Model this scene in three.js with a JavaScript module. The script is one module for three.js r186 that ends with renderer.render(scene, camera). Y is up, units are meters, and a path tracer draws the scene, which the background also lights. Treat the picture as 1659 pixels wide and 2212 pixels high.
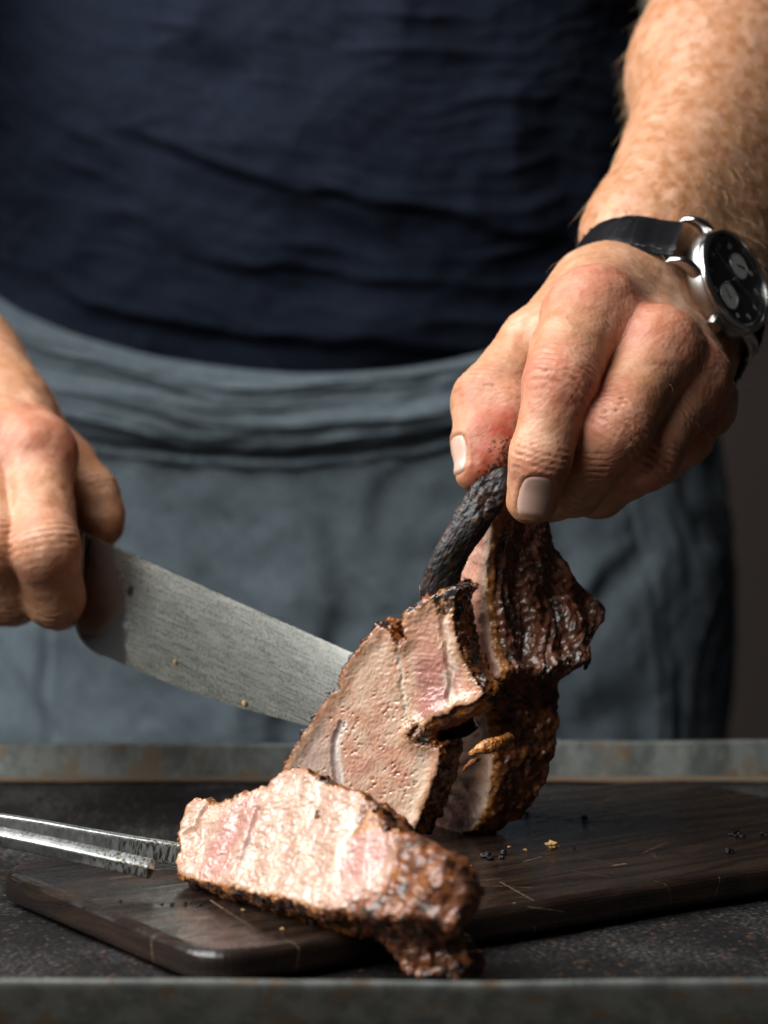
import * as THREE from 'three';
import { createNoise3D, createNoise2D } from 'simplex-noise';
import { RectAreaLightUniformsLib } from 'three/addons/lights/RectAreaLightUniformsLib.js';
import { mergeGeometries } from 'three/addons/utils/BufferGeometryUtils.js';
import { RoundedBoxGeometry } from 'three/addons/geometries/RoundedBoxGeometry.js';
import { TextGeometry } from 'three/addons/geometries/TextGeometry.js';
import { FontLoader } from 'three/addons/loaders/FontLoader.js';

// ---------------------------------------------------------------- camera, light, exposure
const scene = new THREE.Scene();
scene.background = new THREE.Color().setRGB(0.012, 0.012, 0.013);
const PITCH = 5.6 * Math.PI / 180, EYE_Y = 0.215, FL = 6147, IW = 1659, IH = 2212;
const camera = new THREE.PerspectiveCamera(2 * Math.atan(IH / 2 / FL) * 180 / Math.PI, IW / IH, 0.05, 20);
camera.position.set(0, EYE_Y, 0);
camera.rotation.x = -PITCH;
camera.focus = 0.918;
camera.userData.fStop = 9.0;
camera.updateMatrixWorld();

RectAreaLightUniformsLib.init();
// a tall daylight window to the left of the work surface
const WIN = { x: -0.8, y: 1.04, z: -0.52, w: 1.6, h: 1.1, tilt: 0.68 };
const sunless = new THREE.RectAreaLight(new THREE.Color().setRGB(1.0, 1.0, 1.0), 5.0, WIN.w, WIN.h);
sunless.position.set(WIN.x + 0.03, WIN.y, WIN.z);
sunless.lookAt(0, WIN.y - Math.tan(WIN.tilt) * 1.15, WIN.z);
scene.add(sunless);

const renderer = new THREE.WebGLRenderer({ antialias: true });
renderer.toneMapping = THREE.LinearToneMapping;
renderer.toneMappingExposure = 1.0;
renderer.shadowMap.enabled = true;

// ---------------------------------------------------------------- helpers
function mulberry(seed) { let a = seed >>> 0; return () => { a = (a + 0x6d2b79f5) | 0; let t = Math.imul(a ^ (a >>> 15), 1 | a); t = (t + Math.imul(t ^ (t >>> 7), 61 | t)) ^ t; return ((t ^ (t >>> 14)) >>> 0) / 4294967296; }; }
const rnd = mulberry(77);
const n3 = createNoise3D(mulberry(11)), n2 = createNoise2D(mulberry(12));
const fbm = (x, y, z, o = 3) => { let s = 0, a = 0.5, f = 1; for (let i = 0; i < o; i++) { s += a * n3(x * f, y * f, z * f); a *= 0.5; f *= 2.03; } return s; };
const fbm2 = (x, y, o = 3) => { let s = 0, a = 0.5, f = 1; for (let i = 0; i < o; i++) { s += a * n2(x * f, y * f); a *= 0.5; f *= 2.03; } return s; };
const clamp = (x, a = 0, b = 1) => Math.min(b, Math.max(a, x));
const ss = (a, b, x) => { const t = clamp((x - a) / (b - a)); return t * t * (3 - 2 * t); };
const lerp = (a, b, t) => a + (b - a) * t;
const mix3 = (a, b, t) => [lerp(a[0], b[0], t), lerp(a[1], b[1], t), lerp(a[2], b[2], t)];
const smin = (a, b, k) => { const h = Math.max(k - Math.abs(a - b), 0) / k; return Math.min(a, b) - h * h * k * 0.25; };
const add = (a, b, s = 1) => [a[0] + b[0] * s, a[1] + b[1] * s, a[2] + b[2] * s];
const sub = (a, b) => [a[0] - b[0], a[1] - b[1], a[2] - b[2]];
const dot = (a, b) => a[0] * b[0] + a[1] * b[1] + a[2] * b[2];
const cross = (a, b) => [a[1] * b[2] - a[2] * b[1], a[2] * b[0] - a[0] * b[2], a[0] * b[1] - a[1] * b[0]];
const len = (a) => Math.hypot(a[0], a[1], a[2]);
const norm = (a) => { const l = len(a) || 1; return [a[0] / l, a[1] / l, a[2] / l]; };
const CP = Math.cos(PITCH), SP = Math.sin(PITCH);
// a measured place in the photograph (its 1659 x 2212 grid) and its distance in metres -> the world
function at(px, py, d) { const x = (px - IW / 2) / FL * d, y = -(py - IH / 2) / FL * d; return [x, EYE_Y + y * CP - d * SP, -y * SP - d * CP]; }
function onPlane(px, py, P, n) { const o = [0, EYE_Y, 0], r = sub(at(px, py, 1), o), t = dot(sub(P, o), n) / dot(r, n); return add(o, r, t); }
const onFloor = (px, py, Y) => onPlane(px, py, [0, Y, 0], [0, 1, 0]);
const lin = (r, g, b) => new THREE.Color().setRGB(r, g, b);

const taken = {};
function numbered(name) { const k = taken[name] = (taken[name] ?? -1) + 1; return k ? `${name}_${String(k).padStart(3, '0')}` : name; }
function mesh(name, geo, mat, parent = scene) { const m = new THREE.Mesh(geo, mat); m.name = parent === scene ? numbered(name) : name; m.castShadow = m.receiveShadow = true; parent.add(m); return m; }
function group(name, parent = scene, p = [0, 0, 0]) { const g = new THREE.Group(); g.name = parent === scene ? numbered(name) : name; g.position.set(...p); parent.add(g); return g; }
function tag(o, label, category, grp) { o.userData.label = label; o.userData.category = category; if (grp) o.userData.group = grp; return o; }
const struct = (o) => { o.userData.kind = 'structure'; return o; };

function tex(w, h, fn, srgb, wrap = true) {
  const d = new Uint8Array(w * h * 4);
  for (let j = 0; j < h; j++) for (let i = 0; i < w; i++) {
    const c = fn(i / w, j / h), k = (j * w + i) * 4;
    if (typeof c === 'number') { d[k] = d[k + 1] = d[k + 2] = clamp(c) * 255; } else { d[k] = clamp(c[0]) * 255; d[k + 1] = clamp(c[1]) * 255; d[k + 2] = clamp(c[2]) * 255; }
    d[k + 3] = 255;
  }
  const t = new THREE.DataTexture(d, w, h);
  t.magFilter = t.minFilter = THREE.LinearFilter;
  if (wrap) t.wrapS = t.wrapT = THREE.RepeatWrapping;
  if (srgb) t.colorSpace = THREE.SRGBColorSpace;
  t.needsUpdate = true; return t;
}
const enc = (c) => c.map((x) => x <= 0.0031308 ? 12.92 * x : 1.055 * Math.pow(x, 1 / 2.4) - 0.055); // linear -> sRGB bytes

// a grid surface (u, v) -> point, uv in metres given by fn as [x, y, z, u, v]
function sheet(nu, nv, fn, closed = false) {
  const pos = [], uv = [], idx = [];
  for (let j = 0; j <= nv; j++) for (let i = 0; i <= nu; i++) { const p = fn(i / nu, j / nv); pos.push(p[0], p[1], p[2]); uv.push(p[3] ?? i / nu, p[4] ?? j / nv); }
  for (let j = 0; j < nv; j++) for (let i = 0; i < nu; i++) { const a = j * (nu + 1) + i, b = a + 1, c = a + nu + 1, d = c + 1; idx.push(a, b, d, a, d, c); }
  const g = new THREE.BufferGeometry();
  g.setAttribute('position', new THREE.Float32BufferAttribute(pos, 3)); g.setAttribute('uv', new THREE.Float32BufferAttribute(uv, 2)); g.setIndex(idx); g.computeVertexNormals();
  return g;
}

// naive surface nets over sparse blocks
function isoMesh(sdf, lo, hi, h) {
  const B = 8, N = [0, 1, 2].map((k) => Math.ceil((hi[k] - lo[k]) / h / B)), R = B * h * 0.87 * 1.25 + 0.0006, S = B + 1;
  const cells = new Map(), pos = [], edges = [], val = new Float32Array(S * S * S);
  const key = (i, j, k) => (k * 4096 + j) * 4096 + i;
  const p = [0, 0, 0];
  for (let bk = 0; bk < N[2]; bk++) for (let bj = 0; bj < N[1]; bj++) for (let bi = 0; bi < N[0]; bi++) {
    p[0] = lo[0] + (bi + 0.5) * B * h; p[1] = lo[1] + (bj + 0.5) * B * h; p[2] = lo[2] + (bk + 0.5) * B * h;
    if (Math.abs(sdf(p)) > R) continue;
    for (let k = 0; k < S; k++) for (let j = 0; j < S; j++) for (let i = 0; i < S; i++) { p[0] = lo[0] + (bi * B + i) * h; p[1] = lo[1] + (bj * B + j) * h; p[2] = lo[2] + (bk * B + k) * h; val[(k * S + j) * S + i] = sdf(p); }
    for (let k = 0; k < B; k++) for (let j = 0; j < B; j++) for (let i = 0; i < B; i++) {
      let x = 0, y = 0, z = 0, n = 0;
      const v = (a, b, c) => val[((k + c) * S + j + b) * S + i + a];
      const v000 = v(0, 0, 0), s0 = v000 < 0;
      const E = (a, b, c, d, e, f) => { const v0 = v(a, b, c), v1 = v(d, e, f); if ((v0 < 0) !== (v1 < 0)) { const t = v0 / (v0 - v1); x += a + (d - a) * t; y += b + (e - b) * t; z += c + (f - c) * t; n++; } };
      E(0, 0, 0, 1, 0, 0); E(0, 1, 0, 1, 1, 0); E(0, 0, 1, 1, 0, 1); E(0, 1, 1, 1, 1, 1);
      E(0, 0, 0, 0, 1, 0); E(1, 0, 0, 1, 1, 0); E(0, 0, 1, 0, 1, 1); E(1, 0, 1, 1, 1, 1);
      E(0, 0, 0, 0, 0, 1); E(1, 0, 0, 1, 0, 1); E(0, 1, 0, 0, 1, 1); E(1, 1, 0, 1, 1, 1);
      if (!n) continue;
      const gi = bi * B + i, gj = bj * B + j, gk = bk * B + k;
      cells.set(key(gi, gj, gk), pos.length / 3);
      pos.push(lo[0] + (gi + x / n) * h, lo[1] + (gj + y / n) * h, lo[2] + (gk + z / n) * h);
      if ((v(1, 0, 0) < 0) !== s0) edges.push(0, gi, gj, gk, s0 ? 1 : 0);
      if ((v(0, 1, 0) < 0) !== s0) edges.push(1, gi, gj, gk, s0 ? 1 : 0);
      if ((v(0, 0, 1) < 0) !== s0) edges.push(2, gi, gj, gk, s0 ? 1 : 0);
    }
  }
  const idx = [];
  for (let e = 0; e < edges.length; e += 5) {
    const [ax, i, j, k, s] = edges.slice(e, e + 5);
    const q = ax === 0 ? [key(i, j - 1, k - 1), key(i, j, k - 1), key(i, j, k), key(i, j - 1, k)] : ax === 1 ? [key(i - 1, j, k - 1), key(i - 1, j, k), key(i, j, k), key(i, j, k - 1)] : [key(i - 1, j - 1, k), key(i, j - 1, k), key(i, j, k), key(i - 1, j, k)];
    const [a, b, c, d] = q.map((x) => cells.get(x));
    if (a === undefined || b === undefined || c === undefined || d === undefined) continue;
    if (s) idx.push(a, b, c, a, c, d); else idx.push(a, c, b, a, d, c);
  }
  return { pos, idx };
}
function vnormals(pos, idx) {
  const n = new Float32Array(pos.length);
  for (let t = 0; t < idx.length; t += 3) {
    const a = idx[t] * 3, b = idx[t + 1] * 3, c = idx[t + 2] * 3;
    const ux = pos[b] - pos[a], uy = pos[b + 1] - pos[a + 1], uz = pos[b + 2] - pos[a + 2], vx = pos[c] - pos[a], vy = pos[c + 1] - pos[a + 1], vz = pos[c + 2] - pos[a + 2];
    const x = uy * vz - uz * vy, y = uz * vx - ux * vz, z = ux * vy - uy * vx;
    for (const o of [a, b, c]) { n[o] += x; n[o + 1] += y; n[o + 2] += z; }
  }
  for (let i = 0; i < n.length; i += 3) { const l = Math.hypot(n[i], n[i + 1], n[i + 2]) || 1; n[i] /= l; n[i + 1] /= l; n[i + 2] /= l; }
  return n;
}
// pushes every vertex along its normal by fn(p, n), then colours it by col(p, n)
function dress(m, push, col) {
  const { pos, idx } = m; let n = vnormals(pos, idx);
  if (push) {
    for (let i = 0; i < pos.length; i += 3) { const d = push([pos[i], pos[i + 1], pos[i + 2]], [n[i], n[i + 1], n[i + 2]]); pos[i] += n[i] * d; pos[i + 1] += n[i + 1] * d; pos[i + 2] += n[i + 2] * d; }
    m.smooth = n; n = vnormals(pos, idx);
  } else m.smooth = n;
  m.normal = n;
  m.color = new Float32Array(pos.length);
  for (let i = 0; i < pos.length; i += 3) { const c = col([pos[i], pos[i + 1], pos[i + 2]], [m.smooth[i], m.smooth[i + 1], m.smooth[i + 2]]); m.color[i] = c[0]; m.color[i + 1] = c[1]; m.color[i + 2] = c[2]; }
  return m;
}
// one BufferGeometry from the triangles that pick() accepts
function toGeo(m, pick) {
  const map = new Int32Array(m.pos.length / 3).fill(-1), P = [], N = [], C = [], I = [];
  for (let t = 0; t < m.idx.length; t += 3) {
    if (pick && !pick(m.idx[t], m.idx[t + 1], m.idx[t + 2])) continue;
    for (let k = 0; k < 3; k++) {
      const v = m.idx[t + k];
      if (map[v] < 0) { map[v] = P.length / 3; P.push(m.pos[v * 3], m.pos[v * 3 + 1], m.pos[v * 3 + 2]); N.push(m.normal[v * 3], m.normal[v * 3 + 1], m.normal[v * 3 + 2]); C.push(m.color[v * 3], m.color[v * 3 + 1], m.color[v * 3 + 2]); }
      I.push(map[v]);
    }
  }
  const g = new THREE.BufferGeometry();
  g.setAttribute('position', new THREE.Float32BufferAttribute(P, 3)); g.setAttribute('normal', new THREE.Float32BufferAttribute(N, 3)); g.setAttribute('color', new THREE.Float32BufferAttribute(C, 3)); g.setIndex(I);
  return g;
}
// tapered capsule, ends [x, y, z, r]
function cone(p, a, b) {
  const bx = b[0] - a[0], by = b[1] - a[1], bz = b[2] - a[2], px = p[0] - a[0], py = p[1] - a[1], pz = p[2] - a[2];
  let t = (px * bx + py * by + pz * bz) / (bx * bx + by * by + bz * bz); t = t < 0 ? 0 : t > 1 ? 1 : t;
  const x = px - bx * t, y = py - by * t, z = pz - bz * t;
  return Math.sqrt(x * x + y * y + z * z) - (a[3] + (b[3] - a[3]) * t);
}
const ball = (p, a) => Math.hypot(p[0] - a[0], p[1] - a[1], p[2] - a[2]) - a[3];
function poly2(P, x, y) { // signed distance to a closed polygon
  let d = 1e9, s = 1;
  for (let i = 0, j = P.length - 1; i < P.length; j = i++) {
    const ex = P[j][0] - P[i][0], ey = P[j][1] - P[i][1], wx = x - P[i][0], wy = y - P[i][1], t = clamp((wx * ex + wy * ey) / (ex * ex + ey * ey)), bx = wx - ex * t, by = wy - ey * t;
    d = Math.min(d, bx * bx + by * by);
    const c1 = y >= P[i][1], c2 = y < P[j][1], c3 = ex * wy > ey * wx;
    if ((c1 && c2 && c3) || (!c1 && !c2 && !c3)) s = -s;
  }
  return s * Math.sqrt(d);
}
function segd(x, y, L) { let d = 1e9; for (let i = 0; i + 1 < L.length; i++) { const ex = L[i + 1][0] - L[i][0], ey = L[i + 1][1] - L[i][1], wx = x - L[i][0], wy = y - L[i][1], t = clamp((wx * ex + wy * ey) / (ex * ex + ey * ey)); d = Math.min(d, Math.hypot(wx - ex * t, wy - ey * t)); } return d; }
function boundsOf(list, pad) { const lo = [1e9, 1e9, 1e9], hi = [-1e9, -1e9, -1e9]; for (const c of list) for (let k = 0; k < 3; k++) { lo[k] = Math.min(lo[k], c[k] - (c[3] ?? 0) - pad); hi[k] = Math.max(hi[k], c[k] + (c[3] ?? 0) + pad); } return [lo, hi]; }
function spline(list, n) { // Catmull-Rom through vectors of any length
  const out = [], m = list.length;
  for (let i = 0; i < m - 1; i++) for (let s = 0; s < n; s++) {
    const t = s / n, a = list[Math.max(0, i - 1)], b = list[i], c = list[i + 1], d = list[Math.min(m - 1, i + 2)];
    out.push(b.map((_, k) => 0.5 * (2 * b[k] + (c[k] - a[k]) * t + (2 * a[k] - 5 * b[k] + 4 * c[k] - d[k]) * t * t + (3 * b[k] - a[k] - 3 * c[k] + d[k]) * t * t * t)));
  }
  out.push(list[m - 1]); return out;
}
const T0 = Date.now(), say = (s) => console.log(`${((Date.now() - T0) / 1000).toFixed(1)}s ${s}`);

// ---------------------------------------------------------------- the setting
const WALLZ = -2.7;
{
  const g = new THREE.BoxGeometry(4.4, 3.2, 0.12); g.translate(0.4, 1.0, WALLZ);
  struct(mesh('wall', g, new THREE.MeshStandardMaterial({ color: lin(0.07, 0.053, 0.044), roughness: 0.95 })));
  const t = new THREE.BoxGeometry(1.5, 0.05, 0.535); t.translate(0, -0.0275, -0.8675);
  struct(mesh('tabletop', t, new THREE.MeshStandardMaterial({ color: lin(0.05, 0.035, 0.025), roughness: 0.7 })));
}
// the window that lights the scene
{
  const w = group('daylight_window', scene, [WIN.x - 0.02, WIN.y, WIN.z]);
  w.lookAt(0, WIN.y - Math.tan(WIN.tilt) * 1.13, WIN.z); w.rotateY(0);
  tag(w, 'bright daylight window with pale frame beside the work surface', 'window');
  const frame = new THREE.MeshStandardMaterial({ color: lin(0.6, 0.6, 0.57), roughness: 0.6 });
  const glow = new THREE.MeshStandardMaterial({ color: 0x000000, emissive: lin(1, 1, 1), emissiveIntensity: 5 });
  const bar = (sx, sy, x, y) => { const g = new RoundedBoxGeometry(sx, sy, 0.05, 2, 0.004); g.translate(x, y, -0.02); mesh('frame_bar', g, frame, w); };
  bar(WIN.w + 0.12, 0.06, 0, WIN.h / 2 + 0.03); bar(WIN.w + 0.12, 0.06, 0, -WIN.h / 2 - 0.03); bar(0.06, WIN.h, WIN.w / 2 + 0.03, 0); bar(0.06, WIN.h, -WIN.w / 2 - 0.03, 0);
  for (const s of [-1, 1]) { const g = new THREE.BoxGeometry(WIN.w / 2 - 0.004, WIN.h - 0.004, 0.004); g.translate(s * WIN.w / 4, 0, -0.02); mesh('pane', g, glow, w); }
}
// rusty baking tray
const patina = tex(1024, 256, (u, v) => {
  const x = u * 14, y = v * 3.5;
  const a = fbm2(x * 1.5, y * 1.5, 4), r = fbm2(x * 1.1 + 40, y * 1.6 + 9, 4), s = fbm2(x * 9, y * 9 + 3, 3);
  let c = mix3([0.125, 0.132, 0.12], [0.08, 0.086, 0.078], ss(-0.4, 0.4, a + 0.4 * s));
  c = mix3(c, [0.12, 0.085, 0.05], 0.8 * ss(0.16, 0.42, r + 0.25 * s));
  c = mix3(c, [0.15, 0.162, 0.152], 0.5 * ss(0.25, 0.5, fbm2(x * 3 + 80, y * 3, 3)));
  return enc(c);
}, true);
const patinaRough = tex(512, 128, (u, v) => 0.52 + 0.35 * fbm2(u * 24, v * 6, 4), false);
const trayMat = new THREE.MeshStandardMaterial({ map: patina, roughnessMap: patinaRough, roughness: 1.0, metalness: 0.35 });
const rustMat = new THREE.MeshStandardMaterial({ color: lin(0.085, 0.055, 0.03), roughness: 0.9 });
const soot = tex(1024, 1024, (u, v) => {
  const x = u * 60, y = v * 60, s = fbm2(x * 1.3, y * 1.3, 3), q = fbm2(x * 3.1 + 7, y * 3.1, 2), w = fbm2(x * 0.15, y * 0.15 + 30, 3);
  let c = mix3([0.006, 0.0055, 0.0055], [0.014, 0.0125, 0.012], ss(-0.3, 0.5, s + w));
  c = mix3(c, [0.075, 0.075, 0.075], 0.7 * ss(0.3, 0.5, q + 0.5 * w));
  c = mix3(c, [0.12, 0.06, 0.03], 0.7 * ss(0.38, 0.5, fbm2(x * 1.7 + 90, y * 1.7, 3)));
  return enc(c);
}, true);
const sootBump = tex(1024, 1024, (u, v) => 0.5 + 0.5 * fbm2(u * 150, v * 150, 3) + 0.2 * fbm2(u * 30, v * 30, 2), false);
const BOARD_Y = 0.0115;
{
  const tray = group('baking_tray', scene, [0, 0, -0.94]);
  tag(tray, 'old grey metal baking tray with rust-stained rim under the cutting board', 'tray');
  const zF = onFloor(830, 2112, 0.0155)[2] + 0.94, zR = onFloor(830, 1690, 0)[2] + 0.94, X = 0.42;
  const floor = sheet(60, 40, (u, v) => { const x = lerp(-X, X, u), z = lerp(zF, zR, v); return [x, 0.0008 * fbm2(x * 9, z * 9, 2), z, x / 0.5, z / 0.5]; });
  mesh('tray_floor', floor, new THREE.MeshPhysicalMaterial({ map: soot, bumpMap: sootBump, bumpScale: 0.0006, roughness: 0.7, specularIntensity: 0.35 }), tray);
  // a wall of sheet metal: profile across, swept along x; hL, hR its height at both ends
  const wall = (z0, out, hL, hR) => {
    const prof = [[-0.0012, -0.0006], [0, 0.0008], [0.0022, 0.004]];
    return sheet(160, 26, (u, v) => {
      const x = lerp(-X - 0.01, X + 0.01, u), h = lerp(hL, hR, u) + 0.0005 * n2(x * 9, z0 * 50), b = 0.0006 * n2(x * 14 + 5, z0 * 20);
      let y, o;
      if (v < 0.42) { const t = v / 0.42; y = -0.0006 + (h - 0.0012) * t; o = 0.0052 * t; } // inner face
      else if (v < 0.58) { const a = (v - 0.42) / 0.16 * Math.PI; y = h - 0.0018 + 0.0016 * Math.sin(a); o = 0.0052 + 0.0009 - 0.0013 * Math.cos(a) + 0.0004; } // rounded rim
      else { const t = (v - 0.58) / 0.42; y = h - 0.0018 - (h + 0.001) * t; o = 0.0078 - 0.0052 * t; } // outer face
      return [x, y, z0 + out * (o + b), x / 0.35, (y + out * o) / 0.0875];
    });
  };
  mesh('front_wall', wall(zF - 0.006, 1, 0.0155, 0.0155), trayMat, tray);
  mesh('rear_wall', wall(zR, -1, 0.0122, 0.0182), trayMat, tray);
  mesh('rust_seam', sheet(160, 3, (u, v) => { const x = lerp(-X, X, u), w = 0.004 + 0.002 * n2(x * 20, 3); return [x, 0.0012 + 0.0012 * v * v, zR + w - w * v]; }), rustMat, tray).userData.label = 'orange rust along the inner foot of the rear wall';
  for (const s of [-1, 1]) { const g = new RoundedBoxGeometry(0.0015, 0.016, zF - zR, 1, 0.0006); g.translate(s * (X + 0.002), 0.008, (zF + zR) / 2); mesh('side_wall', g, trayMat, tray); }
}
say('setting');

// ---------------------------------------------------------------- cutting board
const bF = onFloor(452, 2066, BOARD_Y), bL = onFloor(-40, 1888, BOARD_Y);
const bu = norm(sub(onFloor(1380, 1693, BOARD_Y), bL)), bv0 = sub(bL, bF), bv = norm(add(bv0, bu, -dot(bv0, bu))), bW = dot(bv0, bv) + 0.009, bLen = 0.285;
{
  const toB = (x, y) => add(add(bF, bu, x), bv, y); // board plane: x along the grain, y across
  const grain = (x, y) => { const w = 0.004 * fbm2(x * 9, y * 30, 2) + y; const r = Math.sin(w * 620 + 5 * fbm2(x * 5, w * 60, 2)); return [r, fbm2(x * 16, w * 420, 3), fbm2(x * 40, w * 2200, 2)]; };
  const S = 1024, SX = 0.34, SY = 0.17;
  const nicks = []; const rn = mulberry(5);
  const toUV = (px, py) => { const p = sub(onFloor(px, py, BOARD_Y), bF); return [dot(p, bu), dot(p, bv)]; };
  for (const [a, b, c, d, w] of [[1080, 1905, 1178, 1960, 0.00022], [1000, 1905, 1080, 1898, 0.00012], [455, 1945, 480, 1962, 0.0003], [480, 1962, 540, 2000, 0.00015], [1130, 1862, 1170, 1850, 0.0002], [520, 1926, 540, 1931, 0.0002], [1110, 1950, 1122, 1965, 0.0004], [1075, 1962, 1095, 1975, 0.0004], [1100, 1975, 1112, 1985, 0.0004], [1055, 1965, 1068, 1988, 0.0004], [1030, 1985, 1036, 2000, 0.0004], [990, 1985, 996, 2003, 0.0004], [1325, 1870, 1350, 1866, 0.0004], [300, 2003, 330, 2012, 0.0003], [200, 1944, 230, 1941, 0.0002], [1390, 1842, 1440, 1820, 0.00015]]) nicks.push([toUV(a, b), toUV(c, d), w]);
  for (let i = 0; i < 26; i++) { const x = 0.01 + rn() * 0.27, y = rn() * bW, a = rn() * 6.28, l = 0.004 + rn() * 0.02; nicks.push([[x, y], [x + Math.cos(a) * l, y + Math.sin(a) * l], 0.00006 + rn() * 0.00008]); }
  const map = tex(1600, 800, (u, v) => {
    const x = u * SX, y = v * SY - 0.02, [r, f, p] = grain(x, y);
    let c = mix3([0.01, 0.006, 0.0046], [0.025, 0.0145, 0.0094], ss(-0.9, 1.0, r + 1.2 * f));
    c = mix3(c, [0.055, 0.033, 0.021], 0.5 * ss(0.1, 0.7, fbm2(x * 7 + 3, y * 40, 3)));
    c = mix3(c, [0.012, 0.008, 0.007], 0.7 * ss(0.15, 0.5, p));
    c = mix3(c, [0.014, 0.010, 0.009], 0.75 * ss(0.1, 0.45, fbm2(x * 22 + 50, y * 28, 4)));
    for (const [a, b, w] of nicks) { if (x < Math.min(a[0], b[0]) - 0.001 || x > Math.max(a[0], b[0]) + 0.001 || y < Math.min(a[1], b[1]) - 0.001 || y > Math.max(a[1], b[1]) + 0.001) continue; const d = segd(x, y, [a, b]); if (d < w * 1.6) c = mix3(c, [0.34, 0.25, 0.14], 0.8 * (1 - ss(w * 0.5, w * 1.6, d)) * clamp(0.6 + fbm2(x * 900, y * 900, 1))); }
    return enc(c);
  }, true, false);
  const bump = tex(1600, 800, (u, v) => { const x = u * SX, y = v * SY - 0.02, [r, f, p] = grain(x, y); let h = 0.6 + 0.12 * r + 0.25 * f - 0.35 * ss(0.1, 0.5, p) + 0.1 * n2(x * 900, y * 900); return h; }, false, false);
  const wet = [[1040, 1800, 0.03], [1180, 1812, 0.028], [960, 1830, 0.02], [1290, 1800, 0.02], [1400, 1790, 0.014], [560, 2006, 0.009], [700, 2010, 0.014], [830, 2000, 0.016], [1000, 1880, 0.012]].map(([a, b, r]) => [...toUV(a, b), r]);
  const rough = tex(1024, 512, (u, v) => { const x = u * SX, y = v * SY - 0.02; let w = 0; for (const [a, b, r] of wet) w = Math.max(w, 1 - Math.hypot((x - a) * 0.8, y - b) / r); const k = ss(0.05, 0.35, w + 0.5 * fbm2(x * 90, y * 90, 3)); return lerp(0.27 + 0.18 * fbm2(x * 50, y * 120, 3), 0.2 + 0.15 * fbm2(x * 300, y * 300, 2), k); }, false, false);
  const shape = new THREE.Shape(), cs = [[0, 0], [bLen, 0], [bLen, bW], [0, bW]];
  for (let k = 0; k < 4; k++) { const r = k === 2 ? 0.036 : 0.013, [cx, cy] = [[r, r], [bLen - r, r], [bLen - r, bW - r], [r, bW - r]][k]; for (let s = 0; s <= 8; s++) { const a = Math.PI * (1 + k / 2) + s / 8 * Math.PI / 2, x = cx + r * Math.cos(a), y = cy + r * Math.sin(a); if (!k && !s) shape.moveTo(x, y); else shape.lineTo(x, y); } }
  const g = new THREE.ExtrudeGeometry(shape, { depth: 0.0045, bevelEnabled: true, bevelSize: 0.0034, bevelThickness: 0.0029, bevelOffset: -0.0034, bevelSegments: 4, curveSegments: 1 });
  const P = g.attributes.position, uv = g.attributes.uv, lid = g.groups[0].count;
  for (let i = 0; i < P.count; i++) { const x = P.getX(i), y = P.getY(i), z = P.getZ(i), side = i >= lid; if (side) uv.setXY(i, (x + y * 0.9) / SX, (0.05 + z * 0.9 + y * 0.06) / SY); else uv.setXY(i, x / SX, (y + 0.02) / SY); const w = toB(x, y); P.setXYZ(i, w[0] - bF[0], z - 0.0074, w[2] - bF[2]); }
  g.computeVertexNormals();
  // ExtrudeGeometry ran y across a mirrored frame: keep outward faces
  const board = mesh('cutting_board', g, new THREE.MeshPhysicalMaterial({ map, bumpMap: bump, bumpScale: 0.00022, roughnessMap: rough, roughness: 1, side: THREE.DoubleSide }));
  board.position.set(bF[0], BOARD_Y, bF[2]);
  tag(board, 'dark walnut cutting board with rounded corners and pale knife nicks', 'cutting board');
}
say('board');
// ---------------------------------------------------------------- roast meat
const fleshMat = new THREE.MeshPhysicalMaterial({ vertexColors: true, roughness: 0.5, clearcoat: 0.8, clearcoatRoughness: 0.16 });
const crustMat = new THREE.MeshPhysicalMaterial({ vertexColors: true, roughness: 0.48, specularIntensity: 0.7, clearcoat: 0.5, clearcoatRoughness: 0.12 });
const charMat = new THREE.MeshPhysicalMaterial({ vertexColors: true, roughness: 0.58, clearcoat: 0.15, clearcoatRoughness: 0.3 });
const C = { lean: [0.61, 0.325, 0.205], pale: [0.7, 0.47, 0.33], pink: [0.58, 0.24, 0.165], rose: [0.38, 0.15, 0.125], grey: [0.46, 0.33, 0.27], fat: [0.76, 0.66, 0.5], seam: [0.42, 0.32, 0.3], gold: [0.4, 0.15, 0.022], brown: [0.15, 0.042, 0.009], dark: [0.028, 0.013, 0.008], black: [0.009, 0.008, 0.008], mahog: [0.2, 0.06, 0.022] };
// browned outside: gold to black in patches
function crustColor(p, k = 0) {
  const a = fbm(p[0] * 110, p[1] * 110, p[2] * 110, 3), b = 0.75 * fbm(p[0] * 260 + 9, p[1] * 260, p[2] * 260, 3), c = fbm(p[0] * 60 + 3, p[1] * 60, p[2] * 60, 2);
  let col = mix3(C.brown, C.gold, ss(-0.1, 0.45, a + 0.5 * b - k));
  col = mix3(col, C.mahog, 0.6 * ss(0.0, 0.4, c));
  col = mix3(col, C.dark, ss(0.05, 0.4, -a + 0.6 * b + k));
  col = mix3(col, C.black, ss(0.28, 0.5, -c + 0.5 * b + k));
  return mix3(col, [0.55, 0.36, 0.16], 0.35 * ss(0.42, 0.6, b + 0.5 * a - k));
}
const crustPush = (p, A = 1) => A * (0.0011 * fbm(p[0] * 130, p[1] * 130, p[2] * 130, 3) + 0.0005 * Math.max(0, n3(p[0] * 330, p[1] * 330, p[2] * 330)) * ss(0.1, 0.6, n3(p[0] * 90, p[1] * 90 + 5, p[2] * 90)) + 0.00018 * n3(p[0] * 250, p[1] * 700, p[2] * 250) + 0.0001 * n3(p[0] * 1000, p[1] * 1000, p[2] * 1000) - 0.0002);

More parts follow.
